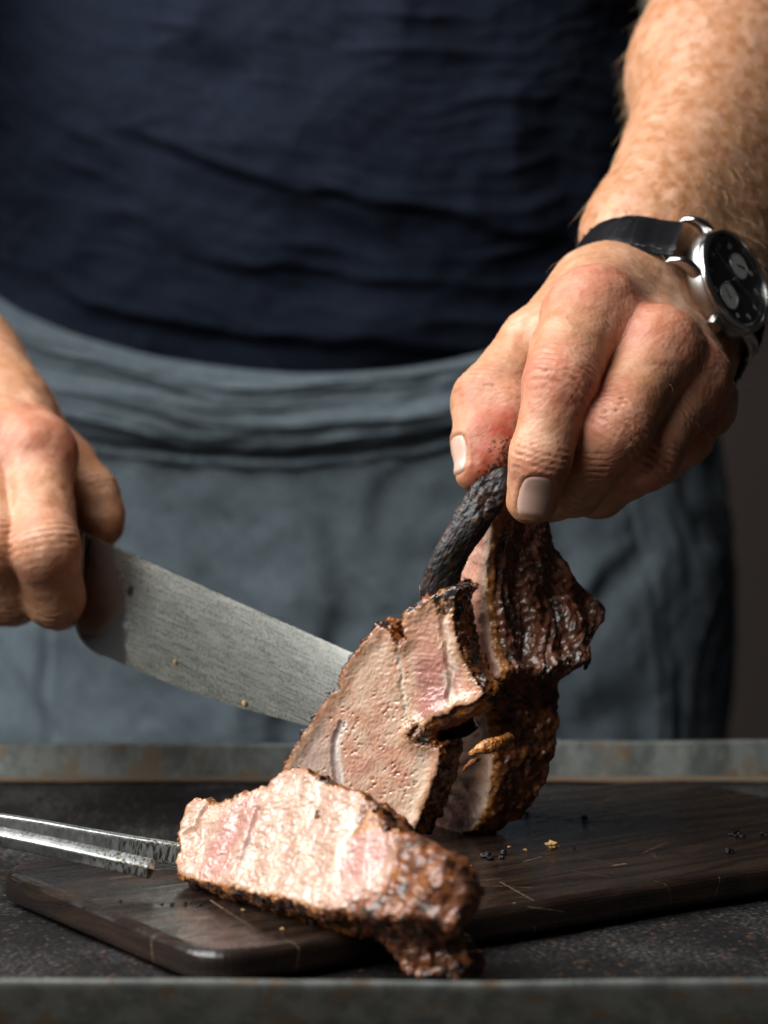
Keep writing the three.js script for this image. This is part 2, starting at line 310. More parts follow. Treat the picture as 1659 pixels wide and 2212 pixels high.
// a flat cut frame: origin P, normal n towards the viewer's side, u to the right, v up
function frame(P, n) { n = norm(n); const u = norm(cross([0, 1, 0], n)), v = cross(n, u); return { P, n, u, v, to: (p) => { const d = sub(p, P); return [dot(d, u), dot(d, v), -dot(d, n)]; }, px: (x, y) => { const d = sub(onPlane(x, y, P, n), P); return [dot(d, u), dot(d, v)]; }, at: (a, b, c = 0) => add(add(add(P, u, a), v, b), n, -c) }; }

// slab cut from the roast: outline, thickness, flare of the rear outline
function slabSdf(f, outline, t, o = {}) {
  const rag = o.rag ?? 0.0007, fl = o.flare ?? 0, r = o.round ?? 0.0012;
  return (p) => {
    const [x, y, w] = f.to(p);
    const wc = clamp(w, 0, t);
    let d2 = poly2(outline, x, y);
    if (Math.abs(d2) < 0.012) d2 += rag * (n3(x * 260, y * 260, w * 130) + 0.6 * n3(x * 600, y * 600, w * 300));
    d2 -= (typeof fl === 'function' ? fl(x, y) : fl) * wc;
    if (o.belly) d2 -= o.belly(x, y, wc);
    const bulge = o.bulge ? o.bulge(x, y, d2) : 0;
    const dw = Math.abs(w - t / 2 + bulge / 2) - t / 2 - bulge / 2;
    const a = d2 + r, b = dw + r;
    return Math.min(Math.max(a, b), 0) + Math.hypot(Math.max(a, 0), Math.max(b, 0)) - r;
  };
}
const pits = (x, y, s, th) => { const i = Math.floor(x * s), j = Math.floor(y * s); let d = 9; for (let a = -1; a < 2; a++) for (let b = -1; b < 2; b++) { const q = i + a, w = j + b, h = Math.sin(q * 127.1 + w * 311.7) * 43758.5453, g = Math.sin(q * 269.5 + w * 183.3) * 43758.5453; d = Math.min(d, Math.hypot(x * s - q - (h - Math.floor(h)), (y * s - w - (g - Math.floor(g))) * 1.6)); } return ss(th, 0, d); };

// ---- the piece held up by the bone
const roast = group('roast_rib_rack', scene, at(980, 1815, 0.953));
tag(roast, 'charred roast pork rib rack held up by its bone, half sliced through by the knife', 'roast meat');
const rel = (g) => { g.translate(-roast.position.x, -roast.position.y, -roast.position.z); return g; };
const YAW = 20 * Math.PI / 180;
const fS = frame(at(1050, 1480, 0.937), [-Math.sin(YAW), 0.03, Math.cos(YAW)]);
{
  const out = [[934, 1282], [912, 1296], [889, 1312], [869, 1320], [864, 1350], [872, 1378], [862, 1388], [850, 1364], [834, 1350], [817, 1345], [804, 1352], [792, 1376], [776, 1388], [764, 1412], [750, 1420], [741, 1441], [730, 1462], [727, 1486], [706, 1500], [692, 1524], [676, 1546], [664, 1568], [650, 1580], [643, 1602], [630, 1616], [621, 1636], [606, 1668], [612, 1712], [650, 1755], [720, 1790], [800, 1812], [868, 1812], [893, 1806], [914, 1772], [926, 1740], [938, 1705], [950, 1672], [958, 1640], [956, 1612], [930, 1606], [900, 1600], [888, 1590], [904, 1572], [926, 1574], [946, 1553], [974, 1549], [994, 1531], [1022, 1529], [1043, 1511], [1058, 1500], [1052, 1482], [1030, 1462], [1010, 1425], [996, 1385], [988, 1340], [990, 1300], [999, 1272], [984, 1260], [962, 1272]].map((q) => fS.px(...q));
  const loinC = fS.px(815, 1600), fiberC = fS.px(930, 1380);
  const L = (list) => list.map((q) => fS.px(...q));
  const seam1 = L([[858, 1405], [866, 1450], [869, 1509], [878, 1545], [893, 1575]]), seam2 = L([[735, 1562], [722, 1600], [720, 1640], [726, 1690], [735, 1730]]), seam3 = L([[955, 1330], [962, 1390], [968, 1440], [975, 1490], [978, 1515]]), fatR = L([[905, 1600], [912, 1660], [905, 1710], [880, 1770]]);
  const collar = L([[968, 1268]])[0], cap = L([[945, 1490]])[0], topL = L([[790, 1420]])[0], leftB = L([[668, 1630]])[0];
  const sdf0 = slabSdf(fS, out, 0.0165, { flare: (x, y) => x > loinC[0] + 0.004 && y < loinC[1] + 0.004 ? 0.1 : 0.03, round: 0.0016, rag: 0.0009 });
  const flap = [...fS.at(...fS.px(955, 1538), 0.005), 0.006], flap2 = [...fS.at(...fS.px(1035, 1506), 0.004), 0.0048], flap3 = [...fS.at(...fS.px(912, 1578), 0.004), 0.0042];
  const sdf = (p) => smin(smin(sdf0(p), cone(p, flap, flap2), 0.006), ball(p, flap3), 0.004);
  const m = isoMesh(sdf, ...boundsOf([...out.map((q) => fS.at(q[0], q[1], 0)), ...out.map((q) => fS.at(q[0], q[1], 0.017))], 0.009), 0.00046);
  const face = (p, n) => { const [x, y, w] = fS.to(p); const d2 = poly2(out, x, y) + 0.0007 * fbm(x * 350, y * 350, 2, 2); return { x, y, w, d2, on: dot(n, fS.n) > 0.62 && w < 0.004 && d2 < -0.0009 }; };
  dress(m, (p, n) => {
    const q = face(p, n);
    if (!q.on) return crustPush(p, 0.9);
    const { x, y } = q, loin = ss(0.03, 0.012, Math.hypot(x - loinC[0], (y - loinC[1]) * 0.8));
    let h = 0.0003 * fbm(x * 100, y * 100, 4, 2) + 0.00008 * n3(x * 650, y * 650, 4) + 0.00007 * n3(x * 1100, y * 1100, 1);
    h += loin * (0.0002 * Math.abs(n3(x * 760, y * 640, 7)) - 0.0008 * pits(x + 0.0009 * n3(x * 300, y * 300, 1), y, 440, 0.34) * ss(0.0, 0.3, fbm(x * 90, y * 90, 8, 2) + 0.1));
    const fib = ss(0.03, 0.012, Math.hypot(x - fiberC[0], y - fiberC[1])); h += fib * 0.00016 * n3(x * 260 + 2 * n3(x * 60, y * 60, 3), y * 700, 5);
    h -= 0.0009 * ss(0.0012, 0.0002, segd(x, y, seam2)) + 0.0006 * ss(0.001, 0.0002, segd(x + 0.0006 * n3(x * 200, y * 200, 3), y, seam1)) + 0.0012 * ss(0.0016, 0.0003, segd(x + 0.001 * n3(x * 200, y * 200, 3), y, seam3));
    h += 0.0009 * ss(-0.006, -0.0015, q.d2);
    return h;
  }, (p, n) => {
    const q = face(p, n);
    if (!q.on) { const [x, y, w] = fS.to(p); return crustColor(p, 0.08); }
    const { x, y, d2 } = q, w1 = 0.003 * n3(x * 90, y * 90, 2), w2 = 0.003 * n3(x * 90, y * 90, 12), g = fbm(x * 500, y * 500, 3, 3), b = fbm(x * 90, y * 90, 5, 3), burnt = Math.hypot(x - collar[0], y - collar[1]) + 0.006 * b + 0.004 * g;
    if (burnt < 0.0075) return mix3(mix3(C.black, C.dark, ss(-0.2, 0.4, g)), C.gold, 0.7 * ss(0.005, 0.0075, burnt));
    let c = mix3(C.lean, C.pale, ss(-0.25, 0.4, b + 0.6 * g));
    c = mix3(c, C.pink, 0.55 * ss(0.1, 0.5, fbm(x * 60 + 4, y * 60, 9, 2) + 0.3 * g));
    c = mix3(c, C.rose, 0.85 * ss(0.0125, 0.007, Math.hypot((x - cap[0] + w1) * 1.05, (y - cap[1] + w2) * 0.8)));
    c = mix3(c, C.pink, 0.7 * ss(0.014, 0.006, Math.hypot(x - fiberC[0] + w1, (y - fiberC[1] + w2) * 0.8)) * clamp(0.6 + g));
    c = mix3(c, C.pale, 0.8 * ss(0.012, 0.004, Math.hypot(x - topL[0] + w1, y - topL[1] + w2)));
    c = mix3(c, C.grey, 0.75 * ss(0.010, 0.005, Math.hypot((x - leftB[0] + w1) * 0.9, (y - leftB[1] + w2) * 0.6)));
    c = mix3(c, [0.3, 0.12, 0.07], 0.3 * pits(x + 0.0006 * n3(x * 300, y * 300, 1), y, 420, 0.32));
    const s2 = segd(x + w1 * 0.3, y, seam2); c = mix3(c, C.seam, 0.85 * ss(0.0018, 0.0006, s2)); c = mix3(c, [0.8, 0.76, 0.68], 0.7 * ss(0.001, 0.0004, segd(x - 0.0019 + w1 * 0.3, y, seam2)));
    c = mix3(c, C.fat, 0.6 * ss(0.0011, 0.0004, segd(x + w1 * 0.25, y, seam1))); c = mix3(c, C.fat, 0.55 * ss(0.0035, 0.0008, segd(x + w1, y, seam3) + 0.0015 * g));
    c = mix3(c, mix3(C.fat, C.pale, 0.5), 0.6 * ss(0.004, 0.0015, segd(x + w1 * 0.8, y, fatR) + 0.002 * g));
    c = mix3(c, mix3(C.gold, C.pale, 0.35), 0.85 * ss(-0.0045, -0.0014, d2 + 0.003 * b + 0.001 * g)); c = mix3(c, C.brown, 0.75 * ss(-0.0024, -0.0008, d2 + 0.002 * b));
    return mix3(c, C.fat, 0.4 * ss(0.38, 0.55, g));
  });
  const on = new Uint8Array(m.pos.length / 3); for (let i = 0; i < on.length; i++) on[i] = face([m.pos[i * 3], m.pos[i * 3 + 1], m.pos[i * 3 + 2]], [m.smooth[i * 3], m.smooth[i * 3 + 1], m.smooth[i * 3 + 2]]).on ? 1 : 0;
  const slice = group('loin_slice', roast);
  mesh('cut_face', rel(toGeo(m, (a, b, c) => on[a] + on[b] + on[c] > 1)), fleshMat, slice);
  mesh('crust', rel(toGeo(m, (a, b, c) => on[a] + on[b] + on[c] < 2)), crustMat, slice).userData.label = 'browned and charred outer crust';
  // charred rib bone, curving up to the fingers
  const bone = spline([[1018, 1490, 0.950, 4.0], [996, 1440, 0.950, 4.6], [966, 1370, 0.947, 5.2], [951, 1305, 0.9485, 5.6], [958, 1240, 0.9455, 6.3], [990, 1175, 0.943, 5.9], [1030, 1112, 0.942, 6.4], [1060, 1058, 0.944, 6.6], [1082, 1000, 0.948, 5.8]].map(([x, y, d, r]) => [...at(x, y, d), r / 1000]), 4);
  const bs = (p) => { let d = 1; for (const s of [-0.0022, 0.0022]) { const q = [p[0] + s, p[1] + s * 0.35, p[2]]; let e = 1; for (let i = 0; i + 1 < bone.length; i++) e = Math.min(e, cone(q, bone[i], bone[i + 1])); d = smin(d, e + 0.0019, 0.003); } return d + 0.0009 * n3(p[0] * 70, p[1] * 50, p[2] * 70); };
  const bm = isoMesh(bs, ...boundsOf(bone, 0.003), 0.0005);
  const top = at(1040, 1075, 0.94);
  dress(bm, (p) => 0.0006 * fbm(p[0] * 110, p[1] * 110, p[2] * 110, 2) + 0.00014 * n3((p[0] - p[1] * 0.6) * 800, (p[1] + p[0] * 0.6) * 160, p[2] * 700) + 0.00016 * fbm(p[0] * 600, p[1] * 600, p[2] * 600, 2) - 0.0004 * ss(0.75, 0.95, n3((p[0] - p[1] * 0.6) * 330, (p[1] + p[0] * 0.6) * 90, p[2] * 330)) + 0.00015 * n3(p[0] * 1300, p[1] * 1300, p[2] * 1300) + 0.0014 * ss(0.012, 0.002, len(sub(p, top))) * fbm(p[0] * 330, p[1] * 330, p[2] * 330, 2), (p) => {
    const g = fbm(p[0] * 300, p[1] * 120, p[2] * 300, 3), h = fbm(p[0] * 110, p[1] * 110, p[2] * 110, 2), low = ss(0.1, 0.5, (at(0, 1300, 0.94)[1] - p[1]) / 0.006 + 1.6 * h + 0.8 * g);
    let c = mix3([0.006, 0.0055, 0.0055], [0.02, 0.015, 0.012], ss(-0.2, 0.5, g)); c = mix3(c, [0.075, 0.042, 0.014], 0.7 * ss(0.2, 0.5, h + 0.3 * g)); c = mix3(c, [0.06, 0.062, 0.064], 0.5 * ss(0.5, 0.75, n3(p[0] * 900, p[1] * 500, p[2] * 900))); c = mix3(c, [0.05, 0.02, 0.012], 0.6 * ss(0.1, 0.4, -h + 0.5 * g));
    return mix3(c, mix3(C.lean, C.pink, ss(-0.2, 0.2, h)), low);
  });
  mesh('rib_bone', rel(toGeo(bm)), charMat, roast).userData.label = 'blackened curved rib bone pinched by the fingers';
}
say('slice');
// ---- the uncut block behind it
const YB = 58 * Math.PI / 180;
const fB = frame(at(1062, 1480, 0.951), [-Math.sin(YB), 0.02, Math.cos(YB)]);
{
  const right = [[1080, 1090], [1064, 1170], [1057, 1236], [1055, 1290], [1060, 1340], [1068, 1390], [1076, 1425], [1092, 1446], [1086, 1466], [1058, 1484], [1056, 1530], [1062, 1580], [1068, 1640], [1064, 1700], [1050, 1760], [1020, 1800], [978, 1820]];
  const left = [[930, 1815], [893, 1800], [872, 1740], [868, 1680], [880, 1610], [905, 1540], [930, 1470], [945, 1390], [960, 1300], [985, 1210], [1015, 1130], [1045, 1085]];
  const out = [...right, ...left].map((q) => fB.px(...q));
  const yOf = (py) => fB.px(1062, py)[1];
  const tOf = spline([[1075, 20], [1150, 24], [1250, 35], [1315, 46], [1355, 45], [1405, 36], [1440, 32], [1480, 30], [1560, 29], [1680, 24], [1760, 19], [1830, 12]].map(([a, b]) => [yOf(a), b / 1000]), 6);
  const T = (y) => { for (let i = 0; i + 1 < tOf.length; i++) if (y <= tOf[i][0] && y >= tOf[i + 1][0]) return lerp(tOf[i][1], tOf[i + 1][1], (y - tOf[i][0]) / (tOf[i + 1][0] - tOf[i][0])); return y > tOf[0][0] ? tOf[0][1] : tOf[tOf.length - 1][1]; };
  const yN = yOf(1480), yTop = yOf(1100);
  const sdf = (p) => {
    const [x, y, w] = fB.to(p), t = T(y), wc = clamp(w, 0, t);
    const d2q = poly2(out, x, y);
    let d2 = d2q;
    if (d2 > -0.02 && d2 < 0.02) {
      const up = ss(yN - 0.002, yN + 0.006, y);
      // ribs and the hollows between them run up the inner side
      d2 += up * (0.0012 * Math.cos(wc / 0.0145 * 6.283 + 1.2 + 0.5 * n3(y * 30, 4, 2)) * ss(0.001, 0.006, wc) + 0.0010 * n3(wc / t * 11 + 0.8 * n3(y * 40, w * 40, 1), y * 28, 3) + 0.0005 * n3(wc / t * 27, y * 45, 8));
      d2 -= 0.0035 * ss(yOf(1455), yOf(1415), y) * ss(yOf(1310), yOf(1375), y) * ss(0.012, 0.03, wc);
      d2 += (1 - up) * 0.0016 * fbm(x * 70, y * 70, w * 70, 3);
      d2 += 0.0006 * n3(x * 300, y * 300, w * 300);
    }
    const dw = Math.abs(w - t / 2) - t / 2 + 0.0005 * n3(x * 120, y * 150, 9), r = 0.0022, a = d2 + r, b = dw + r;
    return (Math.min(Math.max(a, b), 0) + Math.hypot(Math.max(a, 0), Math.max(b, 0)) - r) * 0.85;
  };
  const m = isoMesh(sdf, ...boundsOf([...out.map((q) => fB.at(q[0], q[1], 0)), ...out.map((q) => fB.at(q[0], q[1], 0.04))], 0.006), 0.0005);
  const face = (p, n) => { const [x, y, w] = fB.to(p), d2 = poly2(out, x, y) + 0.0008 * fbm(x * 300, y * 300, 2, 2); return { x, y, w, d2, on: dot(n, fB.n) > 0.6 && w < 0.004 && d2 < -0.0012 }; };
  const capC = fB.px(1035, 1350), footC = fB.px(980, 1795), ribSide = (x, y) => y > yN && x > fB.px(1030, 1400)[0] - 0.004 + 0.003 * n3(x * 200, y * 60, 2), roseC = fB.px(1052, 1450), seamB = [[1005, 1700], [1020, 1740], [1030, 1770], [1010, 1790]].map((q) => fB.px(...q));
  dress(m, (p, n) => {
    const q = face(p, n);
    if (!q.on) { const up = ss(yN - 0.002, yN + 0.004, q.y); return crustPush(p, 0.9 - 0.45 * up) + (1 - up) * 0.0003 * Math.max(0, n3(p[0] * 330, p[1] * 330, p[2] * 330)); }
    return 0.0002 * fbm(q.x * 330, q.y * 330, 4, 3) + 0.00025 * Math.abs(n3(q.x * 600, q.y * 520, 7)) - 0.0006 * ss(0.0012, 0.0003, segd(q.x, q.y, seamB));
  }, (p, n) => {
    const q = face(p, n), { x, y, w, d2 } = q, g = fbm(x * 450, y * 450, w * 450, 3), b = fbm(x * 90, y * 90, w * 90 + 5, 3), up = ss(yN - 0.003, yN + 0.003, y);
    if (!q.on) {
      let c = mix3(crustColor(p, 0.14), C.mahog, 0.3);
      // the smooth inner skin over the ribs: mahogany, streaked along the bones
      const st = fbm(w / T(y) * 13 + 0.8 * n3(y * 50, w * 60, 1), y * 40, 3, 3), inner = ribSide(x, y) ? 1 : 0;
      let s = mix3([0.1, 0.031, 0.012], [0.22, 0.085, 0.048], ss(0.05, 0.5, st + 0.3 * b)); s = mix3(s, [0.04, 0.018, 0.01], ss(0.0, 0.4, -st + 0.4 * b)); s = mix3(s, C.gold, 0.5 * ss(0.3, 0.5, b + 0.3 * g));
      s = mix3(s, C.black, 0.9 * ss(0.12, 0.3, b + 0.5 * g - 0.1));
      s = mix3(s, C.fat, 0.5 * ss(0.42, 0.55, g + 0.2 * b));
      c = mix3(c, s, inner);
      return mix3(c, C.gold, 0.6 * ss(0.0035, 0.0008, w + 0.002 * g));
    }
    let c = mix3(C.lean, C.grey, 0.3 + 0.5 * ss(-0.2, 0.4, b + 0.5 * g)); c = mix3(c, C.pink, 0.7 * clamp(0.7 + g) * ss(0.02, 0.012, Math.hypot(x - capC[0], (y - capC[1]) * 0.55) + 0.003 * b));
    c = mix3(c, C.rose, 0.8 * ss(0.014, 0.006, Math.hypot((x - roseC[0]) * 0.8, y - roseC[1]))); c = mix3(c, C.rose, 0.6 * ss(0.013, 0.009, Math.hypot((x - footC[0]) * 0.5, y - footC[1]) + 0.003 * b));
    c = mix3(c, C.seam, 0.6 * ss(0.0014, 0.0005, segd(x, y, seamB))); c = mix3(c, C.fat, 0.5 * ss(-0.005, -0.002, d2 + 0.002 * g)); c = mix3(c, C.gold, 0.8 * ss(-0.0026, -0.001, d2 + 0.001 * g));
    return mix3(c, C.pale, 0.5 * ss(0.35, 0.55, g));
  });
  const on = new Uint8Array(m.pos.length / 3); for (let i = 0; i < on.length; i++) on[i] = face([m.pos[i * 3], m.pos[i * 3 + 1], m.pos[i * 3 + 2]], [m.smooth[i * 3], m.smooth[i * 3 + 1], m.smooth[i * 3 + 2]]).on ? 1 : 0;
  const blk = group('rib_block', roast);
  mesh('cut_face', rel(toGeo(m, (a, b, c) => on[a] + on[b] + on[c] > 1)), fleshMat, blk);
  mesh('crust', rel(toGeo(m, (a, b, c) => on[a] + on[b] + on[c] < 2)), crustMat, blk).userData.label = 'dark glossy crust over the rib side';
  // ragged lip, hanging shreds
  const shred = (name, pts, colr, flat) => {
    const q = spline(pts.map(([x, y, d, r]) => [...at(x, y, d), r / 1000]), 4), f = (p) => { let d = 1; for (let i = 0; i + 1 < q.length; i++) d = Math.min(d, cone(p, q[i], q[i + 1])); return d; };
    const mm = isoMesh(f, ...boundsOf(q, 0.002), 0.0004);
    dress(mm, (p) => 0.00045 * fbm(p[0] * 300, p[1] * 300, p[2] * 300, 3) + 0.0002 * n3(p[0] * 1000, p[1] * 1000, p[2] * 1000), (p) => { const g = fbm(p[0] * 330, p[1] * 330, p[2] * 330, 3); return mix3(colr[0], colr[1], ss(-0.2, 0.35, g)); });
    mesh(name, rel(toGeo(mm)), crustMat, roast);
  };
  const [cx, cy] = [0, 0];
  shred('crackling_shred', [[1014, 1630, 0.937, 0.5], [1032, 1620, 0.935, 1.5], [1054, 1612, 0.9345, 2.3], [1075, 1607, 0.937, 2.2], [1098, 1596, 0.945, 2]], [[0.26, 0.07, 0.012], [0.5, 0.24, 0.07]]);
  shred('crackling_shred', [[998, 1668, 0.945, 0.3], [1012, 1652, 0.944, 0.9], [1026, 1642, 0.944, 0.8], [1036, 1640, 0.948, 0.5]], [[0.16, 0.04, 0.012], [0.3, 0.1, 0.03]]);
  shred('hanging_fat', [[912, 1572, 0.938, 1.5], [905, 1586, 0.9355, 1.3], [900, 1594, 0.9355, 1.5], [905, 1603, 0.936, 0.5]], [[0.12, 0.045, 0.02], [0.5, 0.3, 0.13]]);
  shred('char_flake', [[1262, 1405, 0.969, 2.2], [1266, 1428, 0.967, 1.5], [1264, 1446, 0.967, 0.4]], [C.black, C.dark]);
}
say('block');
// ---- the chop already cut off, leaning on the board
{
  const base = onFloor(520, 1938, BOARD_Y);
  const Ld = norm(sub(onFloor(900, 2080, BOARD_Y), onFloor(420, 1902, BOARD_Y)));
  let n = [-0.4, 0.52, 0.75]; n = norm(add(n, Ld, -dot(n, Ld)));
  const f = frame(add(base, n, 0.012), n);
  const chop = group('cut_chop', scene, [base[0], BOARD_Y, base[2]]);
  tag(chop, 'thick sliced roast pork chop lying on the board with pale wet cut face', 'chop');
  const relc = (g) => { g.translate(-base[0], -BOARD_Y, -base[2]); return g; };
  const out = [[376, 1890], [372, 1862], [384, 1838], [381, 1800], [392, 1760], [402, 1728], [420, 1716], [440, 1716], [458, 1730], [500, 1722], [540, 1702], [575, 1688], [600, 1664], [630, 1652], [655, 1650], [680, 1668], [700, 1684], [740, 1694], [775, 1706], [800, 1730], [818, 1762], [832, 1790], [862, 1786], [884, 1800], [900, 1830], [930, 1852], [962, 1866], [950, 1900], [925, 1940], [900, 1965], [850, 1985], [800, 1984], [745, 1975], [700, 1972], [660, 1965], [620, 1950], [560, 1938], [500, 1925], [440, 1912], [400, 1900]].map((q) => f.px(...q));
  const t = 0.017;
  const s0 = slabSdf(f, out, t, { flare: 0.05, rag: 0.0008, round: 0.0022, bulge: (x, y, d2) => 0.0012 * fbm(x * 60, y * 60, 2, 2) });
  const cap = (x, y, dn, r) => [...add(onPlane(x, y, f.P, f.n), f.n, -dn), r];
  const rib = [[835, 1862, 0.846, 0.0105], [876, 1915, 0.838, 0.0088], [912, 1978, 0.826, 0.007], [950, 2040, 0.814, 0.0058], [992, 2086, 0.804, 0.0042]].map(([x, y, d, r]) => [...at(x, y, d), r]);
  const wing = [[890, 1850, 0.006, 0.0065], [942, 1870, 0.006, 0.0048], [948, 1912, 0.007, 0.0036], [935, 1970, 0.007, 0.0036]].map((q) => cap(...q));
  const lump = [[890, 2030, 0.822, 0.006], [920, 2074, 0.810, 0.0052], [990, 2050, 0.820, 0.0048], [1030, 2080, 0.812, 0.0026]].map(([x, y, d, r]) => [...at(x, y, d), r]);
  const sdf = (p) => {
    let d = s0(p), e = 1; for (let i = 0; i + 1 < rib.length; i++) e = Math.min(e, cone(p, rib[i], rib[i + 1])); for (let i = 0; i + 1 < wing.length; i++) e = smin(e, cone(p, wing[i], wing[i + 1]), 0.004);
    e = smin(e, cone(p, lump[0], lump[1]), 0.003); e = smin(e, cone(p, lump[2], lump[3]), 0.003);
    return smin(d, e + 0.003 * fbm(p[0] * 95, p[1] * 95, p[2] * 95, 3), 0.007);
  };
  const m = isoMesh(sdf, ...boundsOf([...out.map((q) => f.at(q[0], q[1], 0)), ...out.map((q) => f.at(q[0], q[1], t)), ...rib, ...wing, ...lump], 0.006), 0.00048);
  const pxl = (x, y) => f.px(x, y), edgeX = [[838, 1780], [842, 1830], [850, 1870], [815, 1920], [770, 1950]].map((q) => pxl(...q));
  const meat = [[360, 1700], [700, 1630], [835, 1790], [842, 1830], [852, 1872], [815, 1915], [770, 1935], [720, 1955], [640, 1975], [360, 1950]].map((q) => pxl(...q));
  const face = (p, nn) => { const [x, y, w] = f.to(p), d2 = poly2(out, x, y) + 0.0009 * fbm(x * 300, y * 300, 2, 2), me = poly2(meat, x, y) + 0.002 * fbm(x * 160, y * 160, 3, 2); return { x, y, w, d2, me, on: dot(nn, f.n) > 0.55 && w < 0.005 && d2 < -0.0008 && me < 0.002 }; };
  const L = (l) => l.map((q) => pxl(...q));
  const seam = L([[556, 1748], [545, 1790], [530, 1830], [516, 1868]]), seamF = L([[800, 1740], [760, 1790], [735, 1830], [728, 1900]]), flapS = L([[398, 1800], [420, 1790], [432, 1760], [448, 1734]]);
  const red1 = pxl(505, 1790), red2 = pxl(785, 1850), red3 = pxl(470, 1850), peg = pxl(686, 1758), gold1 = pxl(800, 1745);
  dress(m, (p, nn) => {
    const q = face(p, nn); if (!q.on) return crustPush(p, 0.9);
    const { x, y } = q, wv = n3(x * 130, y * 130, 6);
    let h = 0.0005 * fbm(x * 190 + wv, y * 190, 4, 3) + 0.00014 * n3(x * 300 + 1.5 * wv, y * 620 + wv, 3) + 0.00016 * fbm(x * 520, y * 520, 9, 2) + 0.00014 * n3(x * 1000, y * 1000, 1);
    h -= 0.0014 * ss(0.0016, 0.0003, segd(x + 0.0006 * wv, y, seam)) + 0.0007 * ss(0.0012, 0.0003, segd(x + 0.001 * wv, y, seamF)) + 0.0016 * ss(0.0014, 0.0003, segd(x, y, flapS));
    h += 0.0011 * ss(0.0016, 0.0009, Math.hypot(x - peg[0], y - peg[1])) - 0.0016 * ss(0.0009, 0.0003, Math.hypot(x - peg[0], y - peg[1]));
    return h;
  }, (p, nn) => {
    const q = face(p, nn), { x, y, w, d2, me } = q, g = fbm(x * 480, y * 480, w * 300 + 3, 3), b = fbm(x * 80, y * 80, w * 80 + 5, 3), w1 = 0.003 * n3(x * 90, y * 90, 2), w2 = 0.003 * n3(x * 90, y * 90, 12);
    if (!q.on) { let c = crustColor(p, 0.02); const rb = ss(0.0, 0.006, me); c = mix3(c, mix3([0.17, 0.055, 0.022], [0.2, 0.072, 0.028], ss(0.0, 0.5, 0.4 * g + 0.9 * b)), 0.6 * rb); c = mix3(c, [0.03, 0.03, 0.025], rb * 0.8 * ss(0.12, 0.35, fbm(x * 130 + 7, y * 130, 3, 3))); return c; }
    let c = mix3([0.42, 0.25, 0.175], [0.56, 0.4, 0.3], ss(-0.3, 0.35, b + 0.5 * g));
    c = mix3(c, C.lean, 0.4 * ss(0.1, 0.4, g + 0.4 * fbm(x * 200, y * 200, 8, 2)));
    c = mix3(c, C.rose, 0.72 * ss(0.012, 0.003, Math.hypot((x - red1[0] + w1) * 0.9, (y - red1[1] + w2) * 0.75)) * clamp(0.75 + 0.8 * g)); c = mix3(c, [0.44, 0.19, 0.15], 0.75 * ss(0.014, 0.004, Math.hypot(x - red3[0] + w1, y - red3[1] + w2)));
    c = mix3(c, [0.45, 0.2, 0.17], 0.8 * ss(0.0125, 0.006, Math.hypot((x - red2[0] + w1) * 1.0, (y - red2[1] + w2) * 0.75)) * clamp(0.85 + 0.6 * g));
    c = mix3(c, C.seam, 0.6 * ss(0.0013, 0.0004, segd(x + 0.2 * w1, y, seam))); c = mix3(c, C.fat, 0.6 * ss(0.0022, 0.0006, segd(x + 0.4 * w1, y, seamF) + 0.001 * g));
    c = mix3(c, mix3(C.gold, C.brown, ss(-0.2, 0.3, b)), 0.9 * ss(0.0095, 0.0055, Math.hypot((x - gold1[0] + w1) * 1.3, (y - gold1[1] + w2) * 0.8) + 0.002 * g));
    c = mix3(c, C.gold, 0.8 * ss(-0.0026, -0.0009, d2 + 0.001 * g)); c = mix3(c, C.brown, 0.6 * ss(-0.0016, -0.0006, d2)); c = mix3(c, [0.3, 0.14, 0.09], 0.7 * ss(-0.003, 0.001, me + 0.002 * g));
    return mix3(c, C.brown, ss(0.0019, 0.0011, Math.hypot(x - peg[0], y - peg[1])));
  });
  const on = new Uint8Array(m.pos.length / 3); for (let i = 0; i < on.length; i++) on[i] = face([m.pos[i * 3], m.pos[i * 3 + 1], m.pos[i * 3 + 2]], [m.smooth[i * 3], m.smooth[i * 3 + 1], m.smooth[i * 3 + 2]]).on ? 1 : 0;
  mesh('cut_face', relc(toGeo(m, (a, b, c) => on[a] + on[b] + on[c] > 1)), new THREE.MeshPhysicalMaterial({ vertexColors: true, roughness: 0.46, clearcoat: 0.85, clearcoatRoughness: 0.2 }), chop);
  mesh('crust', relc(toGeo(m, (a, b, c) => on[a] + on[b] + on[c] < 2)), crustMat, chop).userData.label = 'browned crust and lumpy rib end';
}
say('chop');
